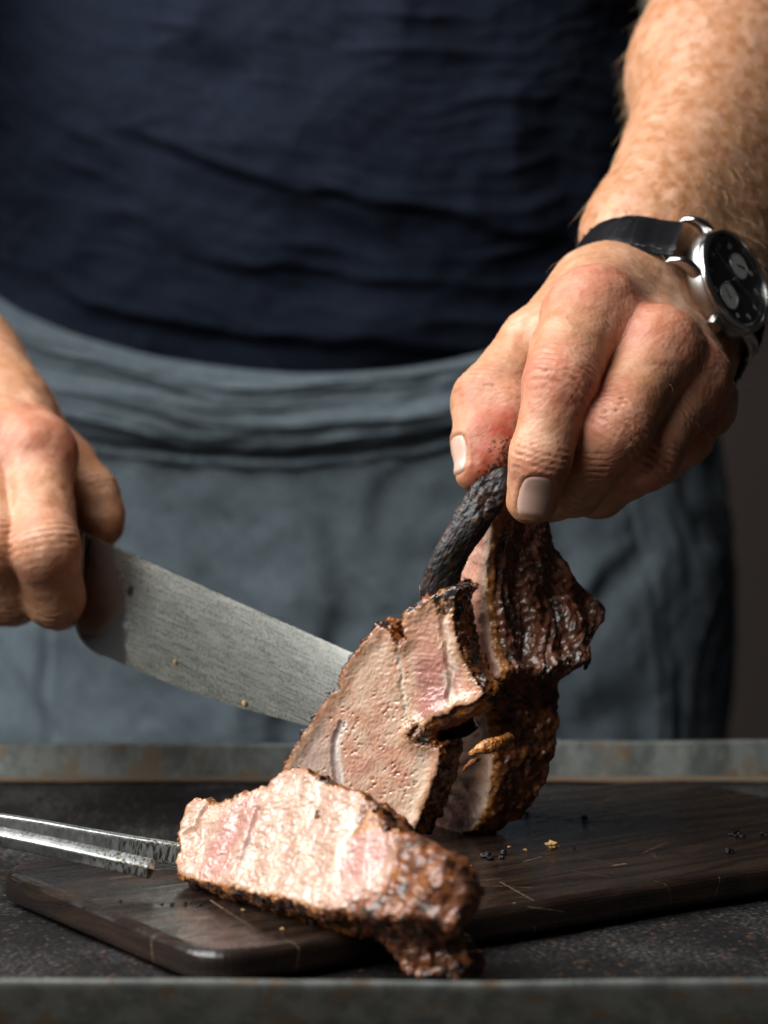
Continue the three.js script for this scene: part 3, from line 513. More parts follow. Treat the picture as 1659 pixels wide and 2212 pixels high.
// ---------------------------------------------------------------- knife
const bladeD = (x) => 0.9505 + (1037 - x) / 857 * 0.078;
{
  const cols = spline([[168, 1150, 166, 1330], [176, 1149, 172, 1362], [190, 1154, 186, 1392], [210, 1163, 216, 1412], [300, 1204, 310, 1453], [430, 1262, 440, 1504], [600, 1338, 602, 1551], [760, 1409, 764, 1590], [880, 1462, 884, 1606], [960, 1503, 962, 1602], [1010, 1537, 1006, 1592], [1030, 1556, 1026, 1579], [1038, 1566, 1037, 1568]], 9);
  const S = cols.map((c) => at(c[0], c[1], bladeD(c[0]) + 0.0035)), E = cols.map((c) => at(c[2], c[3], bladeD(c[2]) - 0.0035));
  const dir = norm(sub(S[S.length - 20], S[20])), dn = norm(sub(E[30], S[30])), nb = norm(cross(dn, dir)); // nb faces the viewer
  const knife = group('chef_knife', scene, S[0]);
  tag(knife, 'broad steel kitchen knife smeared with fat, slicing into the rib rack', 'knife');
  const len0 = S.map((p) => dot(sub(p, S[0]), dir)), n = cols.length - 1, m = 28, sgn = dot(nb, [0, 0, 1]) > 0 ? 1 : -1;
  const ring = (i, j) => { // j runs down the near face, round the edge and up the far face
    const far = j > m, t = far ? (2 * m + 1 - j) / m : j / m, p = [0, 1, 2].map((k) => lerp(S[i][k], E[i][k], t)), hw = (len(sub(S[i], E[i])) > 0.002 ? 1 : 0.2) * lerp(0.00125, 0.00012, Math.pow(t, 1.15)) * (i < 6 ? 1 + 0.35 * (6 - i) / 6 : 1) * (1 - 0.5 * ss(n - 25, n, i));
    return add(p, nb, (far ? -1 : 1) * sgn * hw);
  };
  const pos = [], uv = [], idx = [], rows = 2 * m + 2;
  for (let i = 0; i <= n; i++) for (let j = 0; j <= rows; j++) { const jj = j === rows ? 0 : j, p = sub(ring(i, jj), S[0]), far = jj > m, t = far ? (2 * m + 1 - jj) / m : jj / m; pos.push(...p); uv.push(len0[i] / 0.16, t * len(sub(S[i], E[i])) / 0.08); }
  for (let i = 0; i < n; i++) for (let j = 0; j < rows; j++) { const a = i * (rows + 1) + j, b = a + 1, c = a + rows + 1, d = c + 1; idx.push(a, b, d, a, d, c); }
  let g = new THREE.BufferGeometry(); g.setAttribute('position', new THREE.Float32BufferAttribute(pos, 3)); g.setAttribute('uv', new THREE.Float32BufferAttribute(uv, 2)); g.setIndex(idx);
  g = g.toNonIndexed(); { // creased at the spine, smooth over the faces
    const P = g.attributes.position.array, N = new Float32Array(P.length); for (let t = 0; t < P.length; t += 9) { const a = [P[t], P[t + 1], P[t + 2]], b = [P[t + 3], P[t + 4], P[t + 5]], c = [P[t + 6], P[t + 7], P[t + 8]], q = norm(cross(sub(b, a), sub(c, a))); for (let k = 0; k < 3; k++) N.set(q, t + k * 3); } g.setAttribute('normal', new THREE.BufferAttribute(N, 3));
  }
  const film = (u, v) => { const x = u * 0.16, y = v * 0.08; return ss(0.0185, 0.0215, x + 0.0018 * fbm2(y * 160, x * 60, 3) + 0.004 * ss(0.02, 0.0, y)); };
  const drops = (u, v) => { const x = u * 160, y = v * 80; return fbm2(x * 0.9, y * 1.1, 3) + 0.6 * Math.max(0, n2(x * 1.7 + 40, y * 1.5)) - 0.5 * ss(0.35, 0.6, fbm2(x * 0.25 + 9, y * 1.6, 2)); };
  const rough = tex(1024, 512, (u, v) => { const f = film(u, v); return lerp(0.13 + 0.05 * fbm2(u * 200, v * 100, 2), 0.27 + 0.07 * fbm2(u * 90, v * 45, 3) + 0.07 * n2(u * 7, v * 300), f); }, false, false);
  const bump = tex(1024, 512, (u, v) => 0.5 + film(u, v) * 0.32 * drops(u, v) + 0.05 * n2(u * 4, v * 420), false, false);
  const col = tex(1024, 512, (u, v) => { const f = film(u, v), d = fbm2(u * 20, v * 10 + 4, 3), s = ss(0.52, 0.62, fbm2(u * 190 + 7, v * 95, 2) + 0.28 * ss(0.3, 0.5, v)); let c = mix3([0.34, 0.33, 0.32], mix3([0.25, 0.25, 0.225], [0.215, 0.22, 0.195], ss(-0.4, 0.4, d)), f); c = mix3(c, [0.36, 0.3, 0.18], 0.5 * f * s); return enc(c); }, true, false);
  mesh('blade', g, new THREE.MeshPhysicalMaterial({ map: col, roughnessMap: rough, roughness: 1, metalness: 0.92, bumpMap: bump, bumpScale: 0.000018 }), knife);
  { // thick bolster at the heel
    const c = spline([[177, 1152, 2.0], [173, 1230, 2.6], [171, 1320, 2.4], [178, 1368, 1.8], [196, 1396, 1.1], [222, 1415, 0.5]].map(([x, y, r]) => [...at(x, y, bladeD(x)), r / 1000]), 8), K = c.length - 1;
    mesh('bolster', sheet(20, K + 2, (u, v) => { const k = Math.round(v * (K + 2)), i = clamp(k - 1, 0, K), q = c[i], t = norm(sub(c[Math.min(K, i + 1)], c[Math.max(0, i - 1)])), s = norm(cross(t, nb)), a = u * Math.PI * 2, r = k === 0 || k === K + 2 ? 0.00005 : q[3]; return sub(add(add(q, s, Math.cos(a) * r * 0.9), nb, Math.sin(a) * r * 1.1), S[0]); }), new THREE.MeshPhysicalMaterial({ color: lin(0.2, 0.19, 0.18), roughness: 0.28, metalness: 1, side: THREE.DoubleSide }), knife);
  }
  // handle, inside the fist
  const hd = norm(sub(S[0], S[40])), h0 = sub(add([0, 1, 2].map((k) => lerp(S[2][k], E[2][k], 0.42)), hd, -0.001), S[0]);
  const hp = spline([[0, 12, 3.2], [0.004, 13, 5.5], [0.02, 12, 8], [0.06, 12.5, 9], [0.095, 13.5, 9], [0.115, 14, 9], [0.12, 10, 6], [0.1205, 1, 1]].map(([a, b, c]) => [a, b / 1000, c / 1000]), 5), up = norm(cross(nb, hd));
  const hg = sheet(28, hp.length - 1, (u, v) => { const q = hp[Math.round(v * (hp.length - 1))], a = u * Math.PI * 2, r = (x) => Math.sign(x) * Math.pow(Math.abs(x), 0.8); return add(add(add(h0, hd, q[0]), up, q[1] * r(Math.cos(a))), nb, q[2] * r(Math.sin(a))); });
  mesh('handle', hg, new THREE.MeshPhysicalMaterial({ color: lin(0.02, 0.015, 0.012), roughness: 0.45, side: THREE.DoubleSide }), knife);
  const fleck = (x, y, r, c, nm, lab) => { const q = new THREE.IcosahedronGeometry(r, 2), P = q.attributes.position; for (let i = 0; i < P.count; i++) { const k = 1 + 0.35 * n3(P.getX(i) * 900, P.getY(i) * 900, P.getZ(i) * 900); P.setXYZ(i, P.getX(i) * k, P.getY(i) * k * 1.5, P.getZ(i) * k * 0.7); } q.computeVertexNormals(); const w = sub(add(onPlane(x, y, add(S[30], nb, sgn * 0.0009), nb), nb, sgn * r * 0.3), S[0]); q.translate(...w); const o = mesh(nm, q, new THREE.MeshStandardMaterial({ color: lin(...c), roughness: 0.5 }), knife); o.userData.label = lab; };
  fleck(281, 1274, 0.0011, C.black, 'char_fleck', 'black fleck of char stuck on the blade'); fleck(528, 1520, 0.0007, [0.5, 0.35, 0.1], 'fat_fleck', 'golden fleck of fat near the cutting edge'); fleck(378, 1430, 0.0006, [0.4, 0.25, 0.08], 'fat_fleck', 'golden fleck of fat near the cutting edge');
}
say('knife');
// ---------------------------------------------------------------- tongs
{
  const d0 = onFloor(330, 1900, BOARD_Y), tongs = group('steel_tongs', scene, [d0[0], BOARD_Y, d0[2]]);
  tag(tongs, 'pair of flat steel tong tips smeared with burnt fat beside the cut chop', 'tongs');
  const smear = tex(1024, 128, (u, v) => { const k = ss(0.5, 0.93, u) , a = fbm2(u * 34, v * 5, 3); let c = mix3([0.42, 0.43, 0.425], [0.3, 0.31, 0.3], ss(-0.3, 0.3, fbm2(u * 14, v * 4, 3))); c = mix3(c, [0.1, 0.085, 0.025], 0.85 * ss(0.22, 0.4, a + 0.45 * k - 0.3)); c = mix3(c, [0.03, 0.028, 0.024], 0.75 * ss(0.2, 0.34, fbm2(u * 45 + 9, v * 6, 3) + 0.36 * k - 0.28)); return enc(c); }, true, false);
  const rgh = tex(512, 64, (u, v) => 0.36 + 0.2 * fbm2(u * 50, v * 8, 3) + 0.15 * ss(0.6, 0.95, u), false, false);
  const mat = new THREE.MeshStandardMaterial({ map: smear, roughnessMap: rgh, roughness: 1, metalness: 0.85, side: THREE.DoubleSide });
  // a flat bar standing on edge: centre line, half height, half thickness, rounded corners
  const bar = (pts, hh, ht, q0) => {
    const c = spline(pts.map(([x, y, d]) => at(x, y, d)), 10), n = c.length - 1;
    return sheet(n + 4, 24, (u, v) => {
      const ii = Math.round(u * (n + 4)), i = Math.min(n, Math.max(0, ii - 2)), shr = ii <= 1 ? ii * 0.5 : ii >= n + 3 ? (n + 4 - ii) * 0.72 : 1, a = c[Math.max(0, i - 1)], b = c[Math.min(n, i + 1)], t = norm(sub(b, a)), s = norm(cross(t, q0)), w = norm(cross(s, t));
      const ang = v * Math.PI * 2, sq = (x) => Math.sign(x) * Math.pow(Math.abs(x), 0.42), end = ii >= n + 3 ? 0.0006 * (ii - n - 2) : 0;
      const p = add(add(add(c[i], t, end), w, hh * sq(Math.cos(ang)) * shr), s, ht * sq(Math.sin(ang)) * shr);
      const l = i / n; return [p[0] - d0[0], p[1] - BOARD_Y, p[2] - d0[2], l, v];
    });
  };
  mesh('tong_arm', bar([[-120, 1795, 0.905], [-40, 1800, 0.9], [60, 1819, 0.893], [150, 1838, 0.888], [240, 1858, 0.884], [326, 1877, 0.881]], 0.0026, 0.0026, [0, 0.9, 0.44]), mat, tongs).userData.label = 'near tong arm ending in a blunt square tip';
  mesh('tong_arm', bar([[-120, 1768, 0.93], [-40, 1776, 0.927], [60, 1790, 0.922], [200, 1815, 0.918], [300, 1832, 0.916], [392, 1846, 0.914]], 0.0037, 0.0016, [0, 1, 0.1]), mat, tongs).userData.label = 'far tong arm tucked behind the cut chop';
}
// ---------------------------------------------------------------- crumbs on the board
{
  const lump = (r, seed) => { const q = new THREE.IcosahedronGeometry(r, 3), P = q.attributes.position, f = 0.9 / r; for (let i = 0; i < P.count; i++) { const x = P.getX(i), y = P.getY(i), z = P.getZ(i), k = 1 + 0.45 * n3(x * f + seed, y * f, z * f) + 0.15 * n3(x * f * 3, y * f * 3 + seed, z * f * 3); P.setXYZ(i, x * k, y * k * 0.62, z * k); } q.computeVertexNormals(); q.computeBoundingBox(); q.translate(0, -q.boundingBox.min.y - r * 0.06, 0); return q; };
  const blk = new THREE.MeshPhysicalMaterial({ color: lin(0.007, 0.006, 0.006), roughness: 0.4, specularIntensity: 0.6 }), tan = new THREE.MeshStandardMaterial({ color: lin(0.42, 0.24, 0.09), roughness: 0.6 });
  let s = 1;
  const put = (x, y, r, mat, label, grp) => { const p = onFloor(x, y, BOARD_Y), o = mesh('crumb', lump(r * (mat === blk ? 0.75 : 1), s++ * 7.3), mat); o.position.set(...p); o.rotation.y = s; tag(o, label, 'crumb', grp); };
  put(1192, 1834, 0.0019, tan, 'golden brown crumb alone on the open board');
  for (const [x, y, r] of [[1049, 1852, 0.0021], [1058, 1858, 0.0014], [1088, 1846, 0.0015], [1083, 1856, 0.0013], [1590, 1807, 0.0024], [1578, 1804, 0.0017], [1604, 1812, 0.0013], [1576, 1844, 0.0018], [1650, 1806, 0.0016], [350, 1954, 0.0008], [372, 1956, 0.001], [400, 1955, 0.0009], [412, 1951, 0.0007], [260, 1948, 0.0007], [432, 1957, 0.0009], [1262, 1771, 0.0016], [1138, 1760, 0.0011], [1240, 1833, 0.0008]]) put(x, y, r, blk, x > 1500 ? 'black crumb of char on the bare end of the board' : x < 500 ? 'tiny black crumb of char scattered under the tong tips' : y > 1840 ? 'black crumb of char between the cut chop and the rib rack foot' : 'black crumb of char on the board behind the golden crumb', x > 1500 ? 'char crumbs on the bare end of the board' : x < 500 ? 'char crumbs under the tong tips' : y > 1840 ? 'char crumbs by the cut chop' : 'char crumbs behind the golden crumb');
  for (const [x, y, r] of [[1016, 1875, 0.0007], [1100, 1832, 0.0006], [1135, 1838, 0.0006], [525, 1968, 0.0005], [610, 2010, 0.0006]]) put(x, y, r, tan, x < 700 ? 'tiny pale crumb of fat in front of the cut chop' : 'tiny pale crumb of fat beside the black char crumbs', x < 700 ? 'pale crumbs before the chop' : 'pale crumbs by the char');
}
say('small things');
// ---------------------------------------------------------------- the cook
const person = group('person', scene, [-0.04, 0, -1.47]);
tag(person, 'person in navy t-shirt and grey apron carving meat, wristwatch on one arm', 'person');
const relp = (g) => { g.translate(0.04, 0, 1.47); return g; };
const J = (px, py, d, r) => [...at(px, py, d), r / 1000];
const off = (p, v, s, r) => [p[0] + v[0] * s, p[1] + v[1] * s, p[2] + v[2] * s, r];
// --- arm with the watch
const W = at(1422, 688, 1.02), AX = norm([0.27, 0.62, -0.74]);
let ND = [0.75, 0.40, 0.53]; ND = norm(add(ND, AX, -dot(ND, AX))); const RD = cross(ND, AX); // dorsal, radial (thumb side)
if (RD[0] > 0) for (let k = 0; k < 3; k++) RD[k] = -RD[k];
const A = {
  index: [J(1280, 672, 0.951, 12.2), J(1208, 838, 0.921, 11.1), J(1166, 990, 0.917, 9.6), J(1150, 1077, 0.923, 8.5)],
  middle: [J(1420, 756, 0.946, 12.2), J(1330, 924, 0.923, 11.7), J(1238, 1045, 0.938, 10.2), J(1190, 1075, 0.957, 8.6)],
  ring: [J(1484, 822, 0.956, 11.8), J(1394, 985, 0.935, 11.0), J(1290, 1052, 0.953, 9.8), J(1225, 1045, 0.972, 8.4)],
  little: [J(1506, 872, 0.974, 10.4), J(1478, 940, 0.955, 9.5), J(1425, 985, 0.968, 8.8), J(1370, 1000, 0.985, 7.6)],
  thumb: [J(1300, 640, 1.0, 15), J(1160, 742, 0.978, 12.2), J(1052, 868, 0.963, 11.6), J(1042, 955, 0.953, 9.8), J(1026, 1018, 0.948, 7.0)],
};
const wrist = (r, a, s) => off(off(W, RD, r, 0), AX, a, s);
const elbow = off(off(W, AX, 0.25, 0), [1, 0, 0], 0.012, 0.043);
const palmBones = [
  [wrist(0.014, -0.008, 0.0175), [...A.index[0].slice(0, 3), 0.0125]], [wrist(0.004, -0.01, 0.018), [...A.middle[0].slice(0, 3), 0.0128]], [wrist(-0.006, -0.008, 0.018), [...A.ring[0].slice(0, 3), 0.0122]], [wrist(-0.014, -0.004, 0.0165), [...A.little[0].slice(0, 3), 0.011]],
  [off(wrist(-0.012, -0.012, 0.016), ND, -0.012, 0.016), off(A.little[0], ND, -0.012, 0.011)], [off(wrist(0.004, -0.014, 0.015), ND, -0.012, 0.015), off(A.middle[0], ND, -0.014, 0.011)],
  [wrist(0.014, 0.0, 0.0225), wrist(-0.013, 0.0, 0.0225)], [wrist(0.013, 0.03, 0.0235), wrist(-0.012, 0.03, 0.0235)],
];
const foreBones = [[wrist(0.013, 0.03, 0.0235), off(elbow, RD, 0.012, 0.036)], [wrist(-0.012, 0.03, 0.0235), elbow], [off(wrist(0, 0.14, 0), RD, 0.008, 0.036), elbow]];
const web = [[off(A.thumb[0], [0, 0, 1], 0.004, 0.014), off(A.index[0], [-0.5, -0.7, -0.3], 0.012, 0.0095)], [A.thumb[0], [...A.index[0].slice(0, 3), 0.011]], [off(A.thumb[0], ND, -0.006, 0.014), off(A.thumb[1], [0.3, 0, 0.1], 0.012, 0.009)]];
function fingerSdf(p, f, from = 0) { let d = cone(p, f[from], f[from + 1]); for (let i = from + 1; i + 1 < f.length; i++) d = smin(d, cone(p, f[i], f[i + 1]), 0.0035); return d; }
const fleshA = [[J(1108, 880, 0.955, 7.5), J(1078, 985, 0.947, 6.2)]]; // the ball of the thumb
const IX = [J(1260, 690, 0.948, 12.2), J(1218, 752, 0.936, 11.2), J(1209, 820, 0.923, 11.0)];
function armA(p) {
  if (cone(p, [...W, 0.05], elbow) > 0.14) return 0.09;
  let palm = 1; for (const [a, b] of palmBones) palm = smin(palm, cone(p, a, b), 0.009);
  for (const [a, b] of web) palm = smin(palm, cone(p, a, b), 0.010);
  let th = fingerSdf(p, A.thumb); th = smin(th, cone(p, ...fleshA[0]), 0.006); palm = smin(palm, th, 0.006);
  for (const [a, b] of foreBones) palm = smin(palm, cone(p, a, b), 0.016);
  const fi = fingerSdf(p, A.index), fm = fingerSdf(p, A.middle), fr = fingerSdf(p, A.ring), fl = fingerSdf(p, A.little);
  let d = smin(smin(fi, Math.min(cone(p, IX[0], IX[1]), cone(p, IX[1], IX[2])), 0.004), fm, 0.0012); d = smin(d, fr, 0.0012); d = smin(d, fl, 0.0012);
  d = smin(d, palm, 0.008);
  return d;
}
// --- the knife hand
const B = {
  index: [J(72, 985, 1.035, 13.5), J(96, 1185, 1.004, 12.2), J(116, 1288, 1.018, 10.8), J(128, 1310, 1.045, 9.2)],
  middle: [J(-20, 990, 1.04, 14), J(-22, 1180, 1.008, 12.5), J(10, 1282, 1.022, 11), J(30, 1300, 1.05, 9.5)],
  ring: [J(-105, 1010, 1.05, 13), J(-110, 1170, 1.02, 12), J(-80, 1260, 1.035, 10.5), J(-60, 1270, 1.06, 9)],
  little: [J(-180, 1040, 1.06, 12), J(-190, 1160, 1.035, 11), J(-170, 1230, 1.045, 10), J(-150, 1240, 1.07, 9)],
  thumb: [J(15, 905, 1.075, 15), J(130, 1008, 1.075, 13.0), J(188, 1075, 1.07, 12), J(210, 1118, 1.066, 10), J(216, 1138, 1.062, 8.5)],
};
const WB = at(-130, 800, 1.115);
const AXB = norm([-0.42, 0.55, -0.72]), elbowB = off(WB, AXB, 0.25, 0.044);
const palmB = [[[...off(WB, [0.012, 0.004, 0.004], 1, 0).slice(0, 3), 0.021], [...B.index[0].slice(0, 3), 0.0135]], [[...WB, 0.022], [...B.middle[0].slice(0, 3), 0.014]], [[...off(WB, [-0.01, -0.004, 0], 1, 0).slice(0, 3), 0.022], [...B.ring[0].slice(0, 3), 0.013]], [[...off(WB, [-0.018, -0.008, 0], 1, 0).slice(0, 3), 0.02], [...B.little[0].slice(0, 3), 0.012]], [[...WB, 0.026], elbowB], [off(WB, [0.005, 0, -0.012], 1, 0.02), B.thumb[0]], [B.thumb[0], off(B.index[0], [0, -0.006, -0.014], 1, 0.011)], [off(WB, [0, -0.01, -0.014], 1, 0.02), off(B.middle[0], [0, -0.01, -0.018], 1, 0.013)]];
function armB(p) {
  if (cone(p, [...WB, 0.06], elbowB) > 0.13) return 0.08;
  let palm = 1; for (const [a, b] of palmB) palm = smin(palm, cone(p, a, b), 0.010);
  palm = smin(palm, fingerSdf(p, B.thumb), 0.007);
  let d = smin(fingerSdf(p, B.index), fingerSdf(p, B.middle), 0.0012); d = smin(d, fingerSdf(p, B.ring), 0.0012); d = smin(d, fingerSdf(p, B.little), 0.0012);
  d = smin(d, palm, 0.008);
  const tend = cone(p, off(B.index[0], [0, 0.006, 0.012], 1, 0.003), off(WB, [0.008, 0.01, 0.02], 1, 0.003));
  return smin(d, tend, 0.006);
}
// --- skin: creases over the joints, fine relief, mottled tone
const JT = []; // joints: place, finger direction, dorsal direction, size
const dorsal = (f, i, hint) => { const u = norm(sub(f[Math.min(f.length - 1, i + 1)], f[i - 1])); const n = norm(add(hint, u, -dot(hint, u))); return [f[i], u, n]; };
for (const [f, hint, list] of [[A.index, [0.15, 0.3, 1], [1, 2]], [A.middle, [0.45, 0.1, 1], [1, 2]], [A.ring, [0.5, 0.0, 1], [1, 2]], [A.little, [0.6, -0.1, 1], [1, 2]], [A.thumb, [-0.75, 0.25, 0.7], [2]], [B.index, [0.1, 0.2, 1], [1, 2]], [B.middle, [0, 0.2, 1], [1]], [B.thumb, [1, 0.2, 0.2], [2]]]) for (const i of list) JT.push([...dorsal(f, i, hint), f === A.index && i === 1 ? 1.25 : f[i][3] / 0.011]);
const KN = [A.index[0], A.middle[0], A.ring[0], A.little[0], B.index[0], B.middle[0]];
const veins = [[1350, 610, 0.985, 1400, 660, 0.965], [1400, 590, 1.0, 1470, 700, 0.97]].map((v) => [J(v[0], v[1], v[2], 1), J(v[3], v[4], v[5], 1)]);
const NAILS = [[at(1152, 1076, 0.918), sub(A.index[3], A.index[2]), [0.12, 0.18, 1], 0.0112, 0.0126], [at(1012, 985, 0.95), sub(A.thumb[4], A.thumb[3]), [-0.8, 0.12, 0.62], 0.0105, 0.0135]].map(([c, al, fc, w, l]) => { const n = norm(fc), u = norm(add(al, n, -dot(al, n))); return { c, n, u, s: norm(cross(u, n)), w, l }; });
function skinPush(p, n) {
  let h = 0.00006 * n3(p[0] * 1300, p[1] * 1300, p[2] * 1300) + 0.00007 * n3(p[0] * 700, p[1] * 700, p[2] * 700) - 0.00008 * ss(0.55, 0.95, n3(p[0] * 260, p[1] * 1000, p[2] * 260)) + 0.0004 * fbm(p[0] * 90, p[1] * 90, p[2] * 90, 2);
  for (const [j, u, nn, k] of JT) {
    const dx = p[0] - j[0], dy = p[1] - j[1], dz = p[2] - j[2], r2 = dx * dx + dy * dy + dz * dz; if (r2 > 0.0005) continue;
    const dd = dot(n, nn); if (dd < 0.1) continue;
    const s = dx * u[0] + dy * u[1] + dz * u[2], side = dot([dx, dy, dz], cross(u, nn)), env = Math.exp(-((s / (0.006 * k)) ** 2)) * ss(0.1, 0.6, dd);
    const ph = s * 2700 / Math.sqrt(k) + 1.0 * n3(p[0] * 170, p[1] * 170, p[2] * 170) + (side / 0.008) ** 2 * 1.2;
    h += env * (0.00008 - 0.00062 * Math.pow(0.5 + 0.5 * Math.sin(ph), 3)) * (0.65 + 0.6 * n3(p[0] * 260 + 7, p[1] * 260, p[2] * 260));
    h += 0.0007 * Math.exp(-r2 / 0.00009) * ss(0.3, 0.9, dd);
  }
  for (const q of NAILS) { const d = sub(p, q.c); if (dot(d, d) > 0.0003) continue; const f = dot(n, q.n); if (f < 0.0) continue; const X = Math.abs(dot(d, q.s)) / (q.w / 2), Y = dot(d, q.u) / (q.l / 2), r = Math.pow(X ** 4 + (Y > 0 ? Y * 0.9 : -Y) ** 4, 0.25); h += f * (0.00042 * Math.exp(-(((r - 1.14) / 0.13) ** 2)) * (Y > 0.85 ? 0.25 : 1) - 0.0004 * ss(1.04, 0.92, r)); }
  for (const k of KN) { const r2 = (p[0] - k[0]) ** 2 + (p[1] - k[1]) ** 2 + (p[2] - k[2]) ** 2; if (r2 < 0.0009) h += 0.0022 * Math.exp(-Math.max(0, r2 - k[3] * k[3]) / 0.0001) * ss(0.1, 0.8, dot(n, ND) + 0.4 * n[2]) + 0.00012 * Math.exp(-r2 / 0.0003) * n3(p[0] * 900, p[1] * 300, p[2] * 900); }
  return h;
}
const S_ = { base: [0.49, 0.242, 0.13], tan: [0.39, 0.165, 0.066], pale: [0.61, 0.35, 0.215], red: [0.47, 0.125, 0.085], deep: [0.36, 0.06, 0.035], soot: [0.012, 0.009, 0.008] };
const reds = [[...A.index[0].slice(0, 3), 0.0145, 0.85], [...A.middle[0].slice(0, 3), 0.014, 0.75], [...A.ring[0].slice(0, 3), 0.014, 0.6], [...A.index[1].slice(0, 3), 0.012, 0.7], [...A.middle[1].slice(0, 3), 0.013, 0.5], [...A.little[1].slice(0, 3), 0.012, 0.6], [...A.ring[1].slice(0, 3), 0.012, 0.4], [...at(1165, 1030, 0.912), 0.009, 0.45], [...at(1050, 850, 0.95), 0.010, 0.35], [...B.index[0].slice(0, 3), 0.016, 0.7], [...B.index[1].slice(0, 3), 0.012, 0.35]].map((r) => r);
const pulp = [...at(1092, 960, 0.944)], pulpTip = [...at(1060, 1030, 0.944)], idxTip = at(1150, 1136, 0.922);
function skinColor(p, n) {
  const m = fbm(p[0] * 130, p[1] * 130, p[2] * 130, 3), f = n3(p[0] * 620, p[1] * 620, p[2] * 620), q = fbm(p[0] * 45, p[1] * 45, p[2] * 45 + 3, 2);
  const fromW = dot(sub(p, W), AX);
  let c = mix3(S_.base, S_.pale, ss(-0.1, 0.5, q + 0.3 * m)); c = mix3(c, S_.tan, 0.55 * ss(-0.1, 0.4, m) + 0.42 * ss(-0.5, 0.5, m) * ss(0.0, 0.02, fromW + 0.01 * q));
  c = mix3(c, [0.36, 0.16, 0.075], 0.4 * ss(0.35, 0.75, f) * ss(-0.3, 0.2, q)); // freckles
  c = mix3(c, [0.6, 0.36, 0.27], 0.22 * ss(0.1, 0.5, -m)); { const po = n3(p[0] * 1350, p[1] * 1350, p[2] * 1350); c = mix3(c, [0.4, 0.15, 0.08], 0.3 * ss(0.1, 0.8, po)); c = mix3(c, [0.66, 0.42, 0.29], 0.22 * ss(0.2, 0.9, -po)); }
  for (const r of reds) { const d = Math.hypot(p[0] - r[0], p[1] - r[1], p[2] - r[2]); if (d < r[3] * 2.2) c = mix3(c, S_.red, r[4] * Math.exp(-(Math.max(0, d - r[3] * 0.75) ** 2) / (r[3] * r[3] * 0.35)) * clamp(0.8 + 0.6 * m)); }
  const dp = len(sub(p, pulp)), dt = len(sub(p, pulpTip)), k = Math.max(ss(0.018, 0.008, dp), ss(0.013, 0.005, dt));
  c = mix3(c, S_.deep, 0.9 * k * clamp(0.8 + 0.5 * m));
  const gr = n3(p[0] * 1100, p[1] * 1100, p[2] * 1100) + 0.6 * n3(p[0] * 420, p[1] * 420, p[2] * 420);
  const ds = Math.min(len(sub(p, at(1098, 985, 0.945))), len(sub(p, at(1072, 1040, 0.942)))); c = mix3(c, S_.soot, 0.92 * ss(0.15, 0.75, gr + 1.9 * ss(0.0115, 0.001, ds) - 0.8) * ss(0.015, 0.012, ds));
  const di = len(sub(p, idxTip)); c = mix3(c, [0.12, 0.04, 0.02], 0.8 * ss(0.0, 0.8, gr + 1.6 * ss(0.006, 0.001, di) - 0.8) * ss(0.008, 0.006, di));
  return c;
}
const skinMat = new THREE.MeshPhysicalMaterial({ vertexColors: true, roughness: 0.5, specularIntensity: 0.75, sheen: 0.15, sheenColor: lin(1, 0.6, 0.45), sheenRoughness: 0.5 });
const allA = Object.values(A).flat(), allB = Object.values(B).flat();
const skinA = isoMesh(armA, ...boundsOf([...allA, [...W, 0.05], [...wrist(0, 0.235, 0.035)]], 0.008), 0.00066);
say('arm A ' + skinA.idx.length / 3);
dress(skinA, skinPush, skinColor);
const skinB = isoMesh(armB, ...boundsOf([...allB, [...WB, 0.04], off(WB, AXB, 0.14, 0.03)], 0.006), 0.001);
dress(skinB, skinPush, skinColor);
say('arm B ' + skinB.idx.length / 3);
// trunk, shoulders and upper arms, under the clothes and above the picture
const shA = [0.17, 0.62, -1.5, 0.06], shB = [-0.26, 0.62, -1.5, 0.06];
const trunk = isoMesh((p) => { const x = (p[0] + 0.04) / 0.13, z = (p[2] + 1.49) / 0.07, y = p[1]; let d = Math.max((Math.hypot(x, z) - 1) * 0.07, Math.abs(y - 0.25) - 0.42); d = smin(d, cone(p, shA, shB), 0.05); d = smin(d, cone(p, elbow, shA), 0.03); d = smin(d, cone(p, elbowB, shB), 0.03); return d; }, [-0.5, -0.2, -1.75], [0.45, 0.8, -1.0], 0.012);
dress(trunk, null, skinColor);
const bodyGeo = mergeGeometries([toGeo(skinA), toGeo(skinB), toGeo(trunk)]);
mesh('body', relp(bodyGeo), skinMat, person);
// --- nails
const nailMat = new THREE.MeshPhysicalMaterial({ color: lin(0.6, 0.385, 0.3), roughness: 0.36, clearcoat: 0.3, clearcoatRoughness: 0.3 });
const skinAt = (sdf, o, dir) => { let t = 0; for (let i = 0; i < 80; i++) { const d = sdf(add(o, dir, t)); if (d < 0.00003) break; t += d * 0.8; if (t > 0.06) break; } return add(o, dir, t); };
function nail(c, along, face, w, l, mat, sdf) {
  const n = norm(face), u = norm(add(along, n, -dot(along, n))), s = norm(cross(u, n));
  const g = sheet(18, 18, (a, b) => {
    const x = (a - 0.5) * 2, y = (b - 0.5) * 2, round = Math.sqrt(Math.max(0, 1 - 0.22 * y * y)), tipx = y > 0 ? 1 - 0.1 * y * y : 1 - 0.16 * y * y, X = x * w / 2 * round * tipx, Y = y * l / 2 * Math.sqrt(Math.max(0.1, 1 - (y > 0 ? 0.1 : 0.22) * x * x));
    const edge = Math.max(Math.abs(x), Math.abs(y)), o = add(add(add(c, s, X), u, Y), n, 0.012), q = skinAt(sdf, o, [-n[0], -n[1], -n[2]]);
    return add(q, n, edge > 0.99 ? -0.0005 : 0.00016 - 0.0004 * ss(0.8, 1, Math.abs(x)));
  });
  mesh('fingernail', relp(g), mat, person);
}
nail(NAILS[0].c, NAILS[0].u, NAILS[0].n, 0.0112, 0.0126, nailMat, armA);
